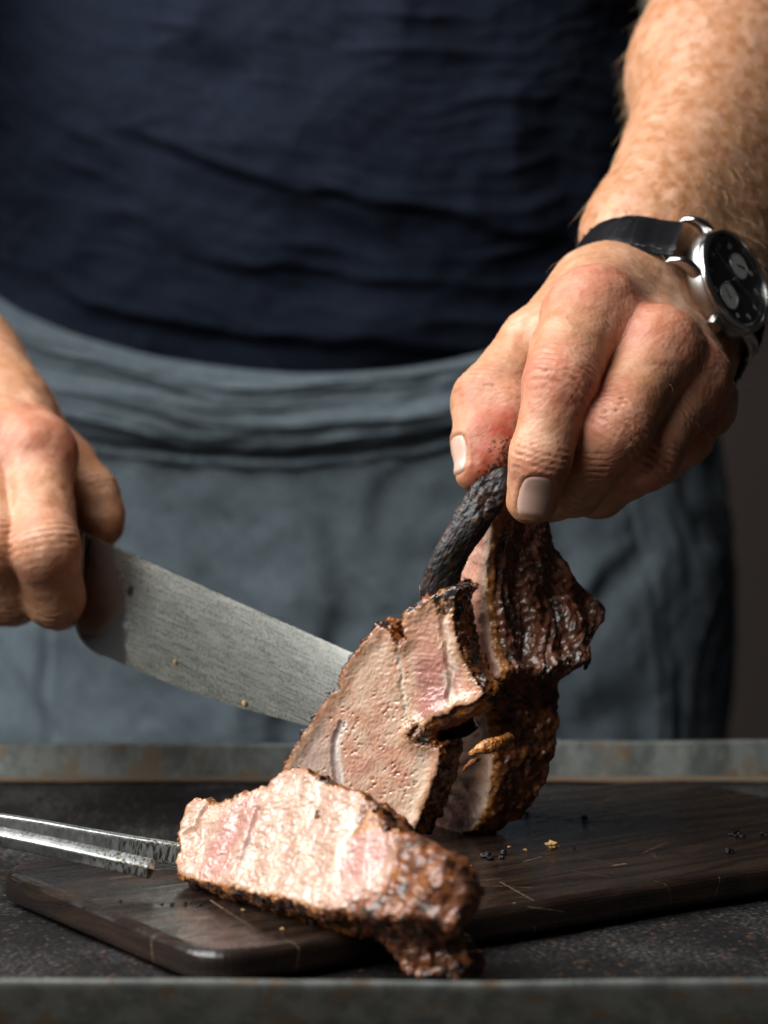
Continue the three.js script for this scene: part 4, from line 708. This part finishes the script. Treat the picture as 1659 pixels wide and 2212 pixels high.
nail(NAILS[1].c, NAILS[1].u, NAILS[1].n, 0.0105, 0.0135, nailMat, armA);
// --- hair on the forearm and the back of the hand
{
  const r = mulberry(9), P = [], N = [], I = [], Cc = [];
  const cnt = skinA.pos.length / 3, hair = (o, n, dir, L, rad, col) => {
    const seg = 5, b0 = P.length / 3; let p = add(o, n, -0.0003), d = norm(add(dir, n, 0.45 + 0.5 * r()));
    const bend = norm([r() - 0.5, r() - 0.5, r() - 0.5]);
    for (let k = 0; k <= seg; k++) {
      const s1 = norm(cross(d, [0.3, 0.8, 0.5])), s2 = cross(d, s1), rr = rad * (1 - 0.8 * k / seg);
      for (let q = 0; q < 3; q++) { const a = q * 2.094, v = add(add(p, s1, Math.cos(a) * rr), s2, Math.sin(a) * rr), nn = add([0, 0, 0], s1, Math.cos(a)); P.push(...v); N.push(...norm(add(nn, s2, Math.sin(a)))); Cc.push(...col); }
      if (k < seg) for (let q = 0; q < 3; q++) { const a = b0 + k * 3 + q, b = b0 + k * 3 + (q + 1) % 3; I.push(a, b, b + 3, a, b + 3, a + 3); }
      p = add(p, d, L / seg); d = norm(add(add(d, bend, 0.22), n, -0.22));
    }
  };
  let made = 0;
  for (let t = 0; t < 60000 && made < 3600; t++) {
    const i = Math.floor(r() * cnt) * 3, p = [skinA.pos[i], skinA.pos[i + 1], skinA.pos[i + 2]], n = [skinA.smooth[i], skinA.smooth[i + 1], skinA.smooth[i + 2]];
    const s = dot(sub(p, W), AX), dd = dot(n, ND), rad = dot(n, RD);
    let pr = s > 0.012 ? (dd > -0.3 || rad > 0 ? 0.55 : 0.15) : s > -0.03 ? 0.28 * ss(-0.3, 0.2, Math.max(dd, rad)) : s > -0.052 && rad > 0.3 ? 0.14 : 0;
    for (const f of [A.index, A.middle, A.ring]) { const mid = [0, 1, 2].map((k) => lerp(f[0][k], f[1][k], 0.55)); if (len(sub(p, mid)) < 0.016 && n[2] > 0.55) pr = Math.max(pr, 0.16); }
    if (s > 0.2 || r() > pr) continue;
    const small = s < -0.01, dir = norm(add(add([0, 0, 0], small ? norm(sub(A.little[0], A.index[0])) : RD, small ? 0.5 : -0.5), AX, small ? -0.6 + 0.3 * (r() - 0.5) : -0.35 + 0.8 * (r() - 0.5)));
    const li = r(); hair(p, n, norm(add(dir, [r() - 0.5, r() - 0.5, r() - 0.5], 0.6)), small ? 0.003 + 0.004 * r() : 0.006 + 0.009 * r(), small ? 0.00005 : 0.000065, li < 0.55 ? [0.42, 0.27, 0.13] : li < 0.8 ? [0.6, 0.45, 0.27] : [0.1, 0.06, 0.03]); made++;
  }
  const g = new THREE.BufferGeometry(); g.setAttribute('position', new THREE.Float32BufferAttribute(P, 3)); g.setAttribute('normal', new THREE.Float32BufferAttribute(N, 3)); g.setAttribute('color', new THREE.Float32BufferAttribute(Cc, 3)); g.setIndex(I);
  const o = mesh('arm_hair', relp(g), new THREE.MeshStandardMaterial({ vertexColors: true, roughness: 0.45 }), person); o.userData.kind = 'stuff';
  say('hair ' + made);
}
// --- clothes
const CX = -0.04, CZ = -1.475;
const topEdge = spline([[-400, 520], [-150, 545], [0, 605], [150, 690], [300, 748], [450, 785], [650, 808], [850, 795], [1000, 758], [1150, 700], [1350, 610], [1560, 540], [1800, 500]].map(([x, y]) => { const p = at(x, y, 1.36); return [p[0], p[1]]; }), 6);
const edgeY = (L, x) => { if (x <= L[0][0]) return L[0][1]; for (let i = 0; i + 1 < L.length; i++) if (x <= L[i + 1][0]) return lerp(L[i][1], L[i + 1][1], (x - L[i][0]) / (L[i + 1][0] - L[i][0])); return L[L.length - 1][1]; };
const halfW = (y) => lerp(0.214, 0.168, ss(0.02, 0.36, y)) + 0.012 * ss(0.36, 0.6, y), halfD = (y) => 0.096 + 0.028 * Math.exp(-(((y - 0.265) / 0.1) ** 2)) + 0.006 * ss(0.1, 0, y);
const onBody = (phi, y, o) => { const a = halfW(y) + o, b = halfD(y) + o; return [CX + a * Math.sin(phi), y, CZ + b * Math.cos(phi)]; };
// pulled folds of the shirt: long, sagging from the sides to the middle
function shirtFold(phi, y) {
  const x = phi, sag = 0.05 * Math.cos(clamp(x, -1.5, 1.5)) + 0.03 * x, yy = y + sag + 0.012 * fbm2(x * 1.3 + 4, y * 5, 2);
  const r = (f, s, w) => { const v = 1 - Math.abs(n2(x * w + s, yy * f + s)); return v * v; };
  const side = ss(1.3, 0.1, x);
  let big = 0; // three long creases: a lip that overhangs the cloth below it
  for (const [a, b, c, x0, x1, am] of [[0.163, -0.033, -0.012, -0.75, 0.9, 0.008], [0.236, -0.055, -0.036, -0.6, 1.0, 0.0065], [0.196, -0.03, -0.02, -0.45, 0.7, 0.0045]]) { const e = y - (a + (x < 0 ? b : c) * x) + 0.003 * n2(x * 4, a * 90), w = ss(x0, x0 + 0.3, x) * ss(x1, x1 - 0.5, x); big += w * am * (ss(-0.004, 0.003, e) * Math.exp(-Math.max(0, e) / 0.022)); }
  return big + (0.3 + 0.7 * side) * ss(-0.5, 0.4, n2(x * 1.7 + 20, y * 9)) * (0.0075 * (r(11, 3, 0.7) - 0.5) + 0.0042 * (r(23, 8, 1.0) - 0.5)) + 0.0009 * (r(60, 15, 1.6) - 0.5) + 0.0034 * fbm2(x * 2.2, y * 15, 3);
}
const cloth = (d, wv) => tex(512, 512, (u, v) => { const a = Math.sin(u * 6.2832 * 64) * 0.5 + 0.5, b = Math.sin(v * 6.2832 * 64) * 0.5 + 0.5, n = fbm2(u * 60, v * 8, 2) + fbm2(u * 8, v * 60, 2); return 0.5 + wv * (a * b - 0.25) + d * n; }, false);
const fineWeave = cloth(0.18, 0.5);
const blotch = (c0, c1, s) => tex(512, 512, (u, v) => { const n = fbm2(u * 14 * s, v * 14 * s, 4) * 0.35 + 0.6 * fbm2(u * 150, v * 9, 2) + 0.6 * fbm2(u * 9, v * 150, 2); return enc(mix3(c0, c1, ss(-0.35, 0.35, n))); }, true);
const navy = new THREE.MeshPhysicalMaterial({ map: blotch([0.0048, 0.0078, 0.016], [0.0102, 0.015, 0.0275], 1), bumpMap: fineWeave, bumpScale: 0.0003, roughness: 0.95, specularIntensity: 0.35, sheen: 0.16, sheenColor: lin(0.15, 0.28, 0.6), sheenRoughness: 0.6, side: THREE.DoubleSide });
const linen = new THREE.MeshPhysicalMaterial({ map: blotch([0.076, 0.102, 0.119], [0.118, 0.148, 0.166], 1.4), bumpMap: fineWeave, bumpScale: 0.0005, roughness: 0.92, side: THREE.DoubleSide });
const shirt = sheet(420, 420, (u, v) => { const phi = lerp(-2.6, 2.6, u), y = lerp(0.12, 0.62, v), p = onBody(phi, y, shirtFold(phi, y) + 0.002); return [...p, phi * 0.18 / 0.1, y / 0.1]; });
const sleeve = (sh, el) => { const s = sh.slice(0, 3), e = [0, 1, 2].map((k) => lerp(sh[k], el[k], 0.55)), t = norm(sub(e, s)), a = norm(cross(t, [0, 0, 1])), b = cross(t, a); return sheet(40, 30, (u, v) => { const q = u * Math.PI * 2, r = 0.072 + 0.004 * n2(q * 1.3, v * 4); return [...add(add([0, 1, 2].map((k) => lerp(s[k], e[k], v * 1.1 - 0.1)), a, Math.cos(q) * r), b, Math.sin(q) * r), u * 4, v * 3]; }); };
mesh('t_shirt', relp(mergeGeometries([shirt, sleeve(shA, elbow), sleeve(shB, elbowB)])), navy, person).userData.label = 'navy t-shirt with soft pulled creases';
// apron: skirt below, folded band above it
const apron = group('apron', person); apron.position.set(0.04, 0, 1.47); apron.userData.label = 'grey-blue linen apron tied at the waist';
const bandLow = spline([[-400, 840], [-100, 890], [60, 915], [150, 930], [300, 955], [480, 974], [600, 978], [700, 974], [850, 950], [1000, 905], [1150, 850], [1350, 790], [1600, 740]].map(([x, y]) => { const p = at(x, y, 1.352); return [p[0], p[1]]; }), 6);
const xOf = (phi) => CX + 0.17 * Math.sin(phi);
mesh('skirt', sheet(360, 300, (u, v) => {
  const phi = lerp(-2.3, 2.3, u), top = edgeY(bandLow, xOf(phi)) + 0.012, y = lerp(-0.3, top, v);
  const low = ss(0.17, 0.02, y), s = phi * 0.18;
  let o = 0.006 + 0.0036 * low * n2(s * 20 + 0.7 * n2(y * 9, s * 9), y * 3) + 0.0013 * fbm2(s * 26, y * 26, 3) + 0.0016 * (1 - Math.abs(n2(s * 22 + 3, y * 44 + s * 60)));
  const seam = Math.abs(s + 0.108 + 0.004 * n2(y * 8, 2)) ; o -= 0.0016 * ss(0.0035, 0.0006, seam); o += 0.0012 * ss(0.008, 0.0035, seam) * ss(0.002, 0.0035, seam);
  const s2 = Math.abs(s - 0.158 + 0.012 * Math.sin((y - 0.05) * 22)); o -= 0.0008 * ss(0.003, 0.0006, s2); o += 0.0007 * ss(0.008, 0.003, s2) * ss(0.002, 0.003, s2);
  return [...onBody(phi, y, o), s / 0.1, y / 0.1];
}), linen, apron);
mesh('waistband', sheet(360, 140, (u, v) => {
  const phi = lerp(-2.3, 2.3, u), x = xOf(phi), y0 = edgeY(bandLow, x), y1 = edgeY(topEdge, x), s = phi * 0.18;
  // v 0..0.12 turns under at the lower fold, then runs up to the top edge
  const t = clamp((v - 0.12) / 0.88), turn = clamp(v / 0.12), y = v < 0.12 ? y0 + 0.006 * (1 - turn) * (1 - turn) - 0.0015 * Math.sin(turn * 3.14) : lerp(y0, y1, t);
  const tt = t * (y1 - y0) / 0.05 + 0.25 * Math.sin(phi * 1.2 + 0.6) + 0.12 * fbm2(s * 9, 3, 2);
  const ridge = 0.0032 * Math.pow(1 - Math.abs(n2(s * 2.4 + 3, tt * 2.6)), 2) + 0.0016 * (1 - Math.abs(n2(s * 6 + 9, tt * 5.2)));
  const o = 0.007 + (v < 0.12 ? 0.0055 * Math.sqrt(turn) : 0.0055 + 0.004 * Math.sin(Math.min(1, t * 1.6) * 3.14) * 0.6) + ridge * ss(0, 0.15, t) * ss(1.02, 0.85, t) + 0.0012 * fbm2(s * 40, t * 3, 2) - 0.006 * ss(0.93, 1, t);
  return [...onBody(phi, y, o), s / 0.1, y / 0.1 + 0.3];
}), linen, apron);
mesh('pocket_hem', sheet(220, 12, (u, v) => {
  const phi = lerp(-0.85, 0.95, u), x = xOf(phi), y0 = edgeY(bandLow, x) - 0.004 - 0.001 * n2(phi * 6, 2), a = v * Math.PI, s = phi * 0.18;
  return [...onBody(phi, y0 - 0.006 * v, 0.0075 + 0.0022 * Math.sin(a) + 0.0014 * fbm2(s * 26, 2, 2)), s / 0.1, y0 / 0.1];
}), linen, apron);
say('clothes');
// --- cloths hanging on the wall behind
{
  const drape = (px, py, d, w, h, c, label) => { const p = at(px, py, d), g = group('hanging_cloth', scene, p), m = new THREE.MeshStandardMaterial({ color: lin(...c), roughness: 0.95, side: THREE.DoubleSide }); tag(g, label, 'cloth'); mesh('cloth', sheet(60, 20, (u, v) => [(u - 0.5) * w, (v - 1) * h + 0.006 * Math.sin(u * 9), 0.018 * Math.sin(u * 21 + v)]), m, g); const r = new THREE.CylinderGeometry(0.006, 0.006, Math.abs(p[2] - WALLZ) , 10); r.rotateX(Math.PI / 2); r.translate(0, 0.004, -Math.abs(p[2] - WALLZ) / 2); mesh('peg', r, new THREE.MeshStandardMaterial({ color: lin(0.1, 0.08, 0.06), roughness: 0.6 }), g); };
  drape(1420, -180, 2.45, 0.07, 0.135, [0.3, 0.33, 0.23], 'sage green cloth hanging on the wall behind the cook');
  drape(1408, 110, 2.3, 0.05, 0.05, [0.2, 0.14, 0.13], 'mauve cloth hanging on the wall behind the cook');
}
// ---------------------------------------------------------------- wristwatch
{
  const O = add(W, AX, 0.004), onSkin = (dir, a = 0) => { const o = add(add(O, AX, a), dir, 0.07); return skinAt(armA, o, [-dir[0], -dir[1], -dir[2]]); };
  let N = norm([0.68, 0.24, 0.69]); N = norm(add(N, AX, -dot(N, AX) * 0.9));
  const base = onSkin(N), ctr = add(base, N, 0.0015);
  const R3 = norm(add([-AX[0], -AX[1], -AX[2]], N, dot(AX, N))), U12 = cross(N, R3); // 3 o'clock towards the hand, 12 towards the thumb side
  const watch = group('wristwatch', scene, ctr);
  tag(watch, 'steel wristwatch with black dial and black leather strap', 'watch');
  const sgn12 = dot(U12, RD) > 0 ? 1 : -1, Y = U12.map((x) => x * sgn12), X = R3;
  const Mx = new THREE.Matrix4().makeBasis(new THREE.Vector3(...cross(Y, N)), new THREE.Vector3(...Y), new THREE.Vector3(...N)), head = Mx; // local x: 3 or 9 o'clock, y: 12, z: up from the dial
  const flip = dot(cross(Y, N), X) > 0 ? 1 : -1; // which side of local x the crown is on
  const put = (nm, g, mat, parent = watch) => { g.applyMatrix4(head); return mesh(nm, g, mat, parent); };
  const steel = new THREE.MeshPhysicalMaterial({ color: lin(0.62, 0.61, 0.59), roughness: 0.17, metalness: 1 }), satin = new THREE.MeshPhysicalMaterial({ color: lin(0.55, 0.54, 0.52), roughness: 0.3, metalness: 1 });
  const lathe = (pts, seg = 96) => { const g = new THREE.LatheGeometry(spline(pts, 3).map(([x, y]) => new THREE.Vector2(Math.max(x, 1e-5), y)), seg); g.rotateX(Math.PI / 2); return g; };
  const Rw = 0.0198, H = 0.0098;
  put('case', lathe([[0.001, 0], [Rw * 0.8, 0], [Rw * 0.93, 0.0008], [Rw * 0.985, 0.0022], [Rw, 0.0045], [Rw * 0.985, 0.0066], [Rw * 0.95, 0.0074], [Rw * 0.8, 0.0074]]), satin);
  put('bezel', lathe([[Rw * 0.955, 0.0072], [Rw * 0.985, 0.0078], [Rw * 0.975, 0.0088], [Rw * 0.935, 0.0098], [Rw * 0.89, 0.0099], [Rw * 0.875, 0.0094], [Rw * 0.87, 0.0082]]), steel);
  const disc = (r, z, th = 0.0003) => { const g = new THREE.CylinderGeometry(r, r, th, 64); g.rotateX(Math.PI / 2); g.translate(0, 0, z); return g; };
  const dial = put('dial', disc(Rw * 0.875, 0.0078), new THREE.MeshPhysicalMaterial({ color: lin(0.008, 0.008, 0.009), roughness: 0.35 }));
  const silver = new THREE.MeshPhysicalMaterial({ color: lin(0.6, 0.6, 0.57), roughness: 0.5, metalness: 0.1 }), ink = new THREE.MeshStandardMaterial({ color: lin(0.02, 0.02, 0.02), roughness: 0.5 }), white = new THREE.MeshStandardMaterial({ color: lin(0.6, 0.6, 0.58), roughness: 0.5 });
  const needle = (l, w, ang, z, x = 0, y = 0, back = 0.15) => { const g = new THREE.BoxGeometry(w, l * (1 + back), 0.00018); g.translate(0, l * (1 - back) / 2, 0); g.rotateZ(-ang); g.translate(x, y, z); return g; };
  for (const s of [-1, 1]) { const g = disc(0.0049, 0.00805, 0.0003); g.translate(s * 0.0083, 0, 0); const o = put('subdial', g, silver); put('subdial_hand', needle(0.0036, 0.0005, s > 0 ? 2.6 : 0.4, 0.0083, s * 0.0083, 0, 0.3), ink, o); const rg = new THREE.TorusGeometry(0.0049, 0.00012, 6, 48); rg.translate(s * 0.0083, 0, 0.0082); put('subdial_ring', rg, satin, o); }
  const font = await new FontLoader().loadAsync('fonts/droid/droid_sans_regular.typeface.json');
  const numerals = []; for (const h of [1, 2, 4, 5, 6, 7, 8, 10, 11, 12]) { const g = new TextGeometry(String(h), { font, size: 0.0021, depth: 0.0001, curveSegments: 3, bevelEnabled: false }); g.computeBoundingBox(); const b = g.boundingBox; g.translate(-(b.max.x + b.min.x) / 2, -(b.max.y + b.min.y) / 2, 0); const a = h * Math.PI / 6; g.translate(Math.sin(a) * 0.0135 * flip, Math.cos(a) * 0.0135, 0.00797); numerals.push([h, g]); }
  for (const [, g] of numerals) put('numeral', g, white, dial);
  for (let k = 0; k < 60; k++) { const a = k * Math.PI / 30, g = new THREE.BoxGeometry(k % 5 ? 0.00012 : 0.0003, k % 5 ? 0.0006 : 0.0011, 0.0001); g.translate(0, 0.0163, 0.008); g.rotateZ(-a); put('minute_mark', g, white, dial); }
  put('hour_hand', needle(0.0088, 0.0008, flip * 3.3, 0.0086), steel); put('minute_hand', needle(0.0142, 0.00065, flip * -0.18, 0.0089), steel); put('second_hand', needle(0.0148, 0.00025, flip * 3.05, 0.0092), steel); put('hand_boss', disc(0.0009, 0.009, 0.0012), steel);
  put('crystal', lathe([[0.0001, 0.0103], [Rw * 0.4, 0.01025], [Rw * 0.75, 0.01005], [Rw * 0.875, 0.0097]]), new THREE.MeshPhysicalMaterial({ color: 0xffffff, transmission: 1, roughness: 0.03, thickness: 0, ior: 1.45 }));
  const crown = new THREE.CylinderGeometry(0.0027, 0.0027, 0.0034, 28, 1); { const P = crown.attributes.position; for (let i = 0; i < P.count; i++) { const a = Math.atan2(P.getZ(i), P.getX(i)), k = 1 + 0.05 * Math.cos(a * 14); P.setX(i, P.getX(i) * k); P.setZ(i, P.getZ(i) * k); } } crown.rotateZ(Math.PI / 2); crown.translate(flip * (Rw + 0.0021), 0, 0.0048); crown.computeVertexNormals(); put('crown', crown, steel);
  for (const sy of [-1, 1]) for (const sx of [-1, 1]) { // lugs curve down to the strap
    const q = spline([[0.0145, 0.0052, 2.4], [0.0195, 0.005, 2.2], [0.0232, 0.003, 1.9], [0.0252, -0.0005, 1.5]].map(([a, b, c]) => [a, b, c / 1000]), 5);
    const g = sheet(16, q.length + 1, (u, v) => { const k = Math.round(v * (q.length + 1)), c = q[Math.min(q.length - 1, Math.max(0, k - 1))], r = k === 0 || k === q.length + 1 ? 0.0001 : c[2], a = u * Math.PI * 2; return [sx * 0.0112 + sx * Math.cos(a) * r * 0.8, sy * c[0] + sy * 0.15 * Math.sin(a) * r, c[1] + Math.sin(a) * r * 1.1]; });
    const m2 = steel.clone(); m2.side = THREE.DoubleSide; put('lug', g, m2);
  }
  // strap: follows the wrist from one pair of lugs round to the other
  const leather = new THREE.MeshPhysicalMaterial({ color: lin(0.006, 0.006, 0.007), roughness: 0.4, specularIntensity: 0.25, side: THREE.DoubleSide });
  const lugAt = (s) => add(add(ctr, Y, s * 0.0245), N, 0.0012);
  const M = 90, line = []; // angle in the plane across the arm, from the 12 o'clock lug round the wrist
  const A0 = norm(sub(lugAt(1), O)), A1 = norm(sub(lugAt(-1), O)), ex = norm(add(A0, AX, -dot(A0, AX))), ey = norm(cross(AX, ex)), ang1 = Math.atan2(dot(A1, ey), dot(A1, ex)), span = dot(N, add(ex, ey, 0)) , full = (() => { let a = ang1; const mid = Math.atan2(dot(N, ey), dot(N, ex)); if (mid > 0) { if (a > 0) a -= 2 * Math.PI; } else if (a < 0) a += 2 * Math.PI; return a; })();
  for (let i = 0; i <= M; i++) { const t = i / M, a = full * t, dir = add(ex.map((x) => x * Math.cos(a)), ey, Math.sin(a)), e = ss(0.0, 0.07, Math.min(t, 1 - t)); const sk = add(onSkin(dir), dir, 0.0004), lg = t < 0.5 ? lugAt(1) : lugAt(-1); line.push([[0, 1, 2].map((k) => lerp(lg[k], sk[k], e)), norm(dir), t]); }
  const half = (i0, i1, nm, lab) => {
    const K = i1 - i0, prof = 30;
    const g = sheet(prof, K * 3, (u, v) => {
      const f = i0 + v * K, i = Math.min(M - 1, Math.floor(f)), fr = f - i, p = [0, 1, 2].map((k) => lerp(line[i][0][k], line[i + 1][0][k], fr)), d = norm([0, 1, 2].map((k) => lerp(line[i][1][k], line[i + 1][1][k], fr))), t = lerp(line[i][2], line[i + 1][2], fr), e = Math.min(t, 1 - t);
      const a = u * Math.PI * 2, hw = lerp(0.0098, 0.0085, ss(0, 0.3, e)), th = lerp(0.0021, 0.0012, ss(0.03, 0.3, e)), c = Math.cos(a), s = Math.sin(a), w = Math.sign(c) * Math.pow(Math.abs(c), 0.6) * hw;
      const topd = s > 0 ? Math.pow(s, 0.5) * (1 - 0.3 * Math.pow(Math.abs(w / hw), 4)) : s * 0.2, L = t * 0.19;
      const scale = s > 0.2 ? -0.00018 * ss(0.86, 0.98, Math.abs(Math.sin(L * 420 + 0.8 * n2(w * 200, L * 90)))) - 0.00018 * ss(0.88, 0.98, Math.abs(Math.sin(w * 480 + 0.6 * n2(L * 80, 4)))) - 0.0004 * ss(0.0006, 0.0002, Math.abs(Math.abs(w) - hw * 0.82)) : 0;
      const q = add(add(p, AX, w), d, 0.0003 + topd * th + scale); return [q[0] - ctr[0], q[1] - ctr[1], q[2] - ctr[2]];
    });
    const st = mesh(nm, g, leather, watch); st.userData.label = lab;
    // stitches along both edges
    const parts = []; for (let k = 0; k < 26; k++) for (const s of [-1, 1]) { const f = i0 + (k + 0.5) / 26 * K, i = Math.floor(f), [p, d, t] = line[i], nx = line[Math.min(M, i + 1)][0], tg = norm(sub(nx, p)), e = Math.min(t, 1 - t), hw = lerp(0.0098, 0.0085, ss(0, 0.3, e)) * 0.82, th = lerp(0.0021, 0.0012, ss(0.03, 0.3, e)); const q = sub(add(add(p, AX, s * hw), d, th * 0.82 + 0.0003), ctr), b = new THREE.CapsuleGeometry(0.00022, 0.0013, 3, 6); b.applyQuaternion(new THREE.Quaternion().setFromUnitVectors(new THREE.Vector3(0, 1, 0), new THREE.Vector3(...tg))); b.translate(...q); parts.push(b); }
    const o = mesh('stitching', mergeGeometries(parts), new THREE.MeshStandardMaterial({ color: lin(0.1, 0.1, 0.105), roughness: 0.7 }), st); o.userData.kind = 'stuff';
  };
  half(0, 46, 'strap', 'upper half of the black leather strap'); half(46, M, 'strap', 'lower half of the black leather strap');
}
say('watch');
renderer.render(scene, camera);
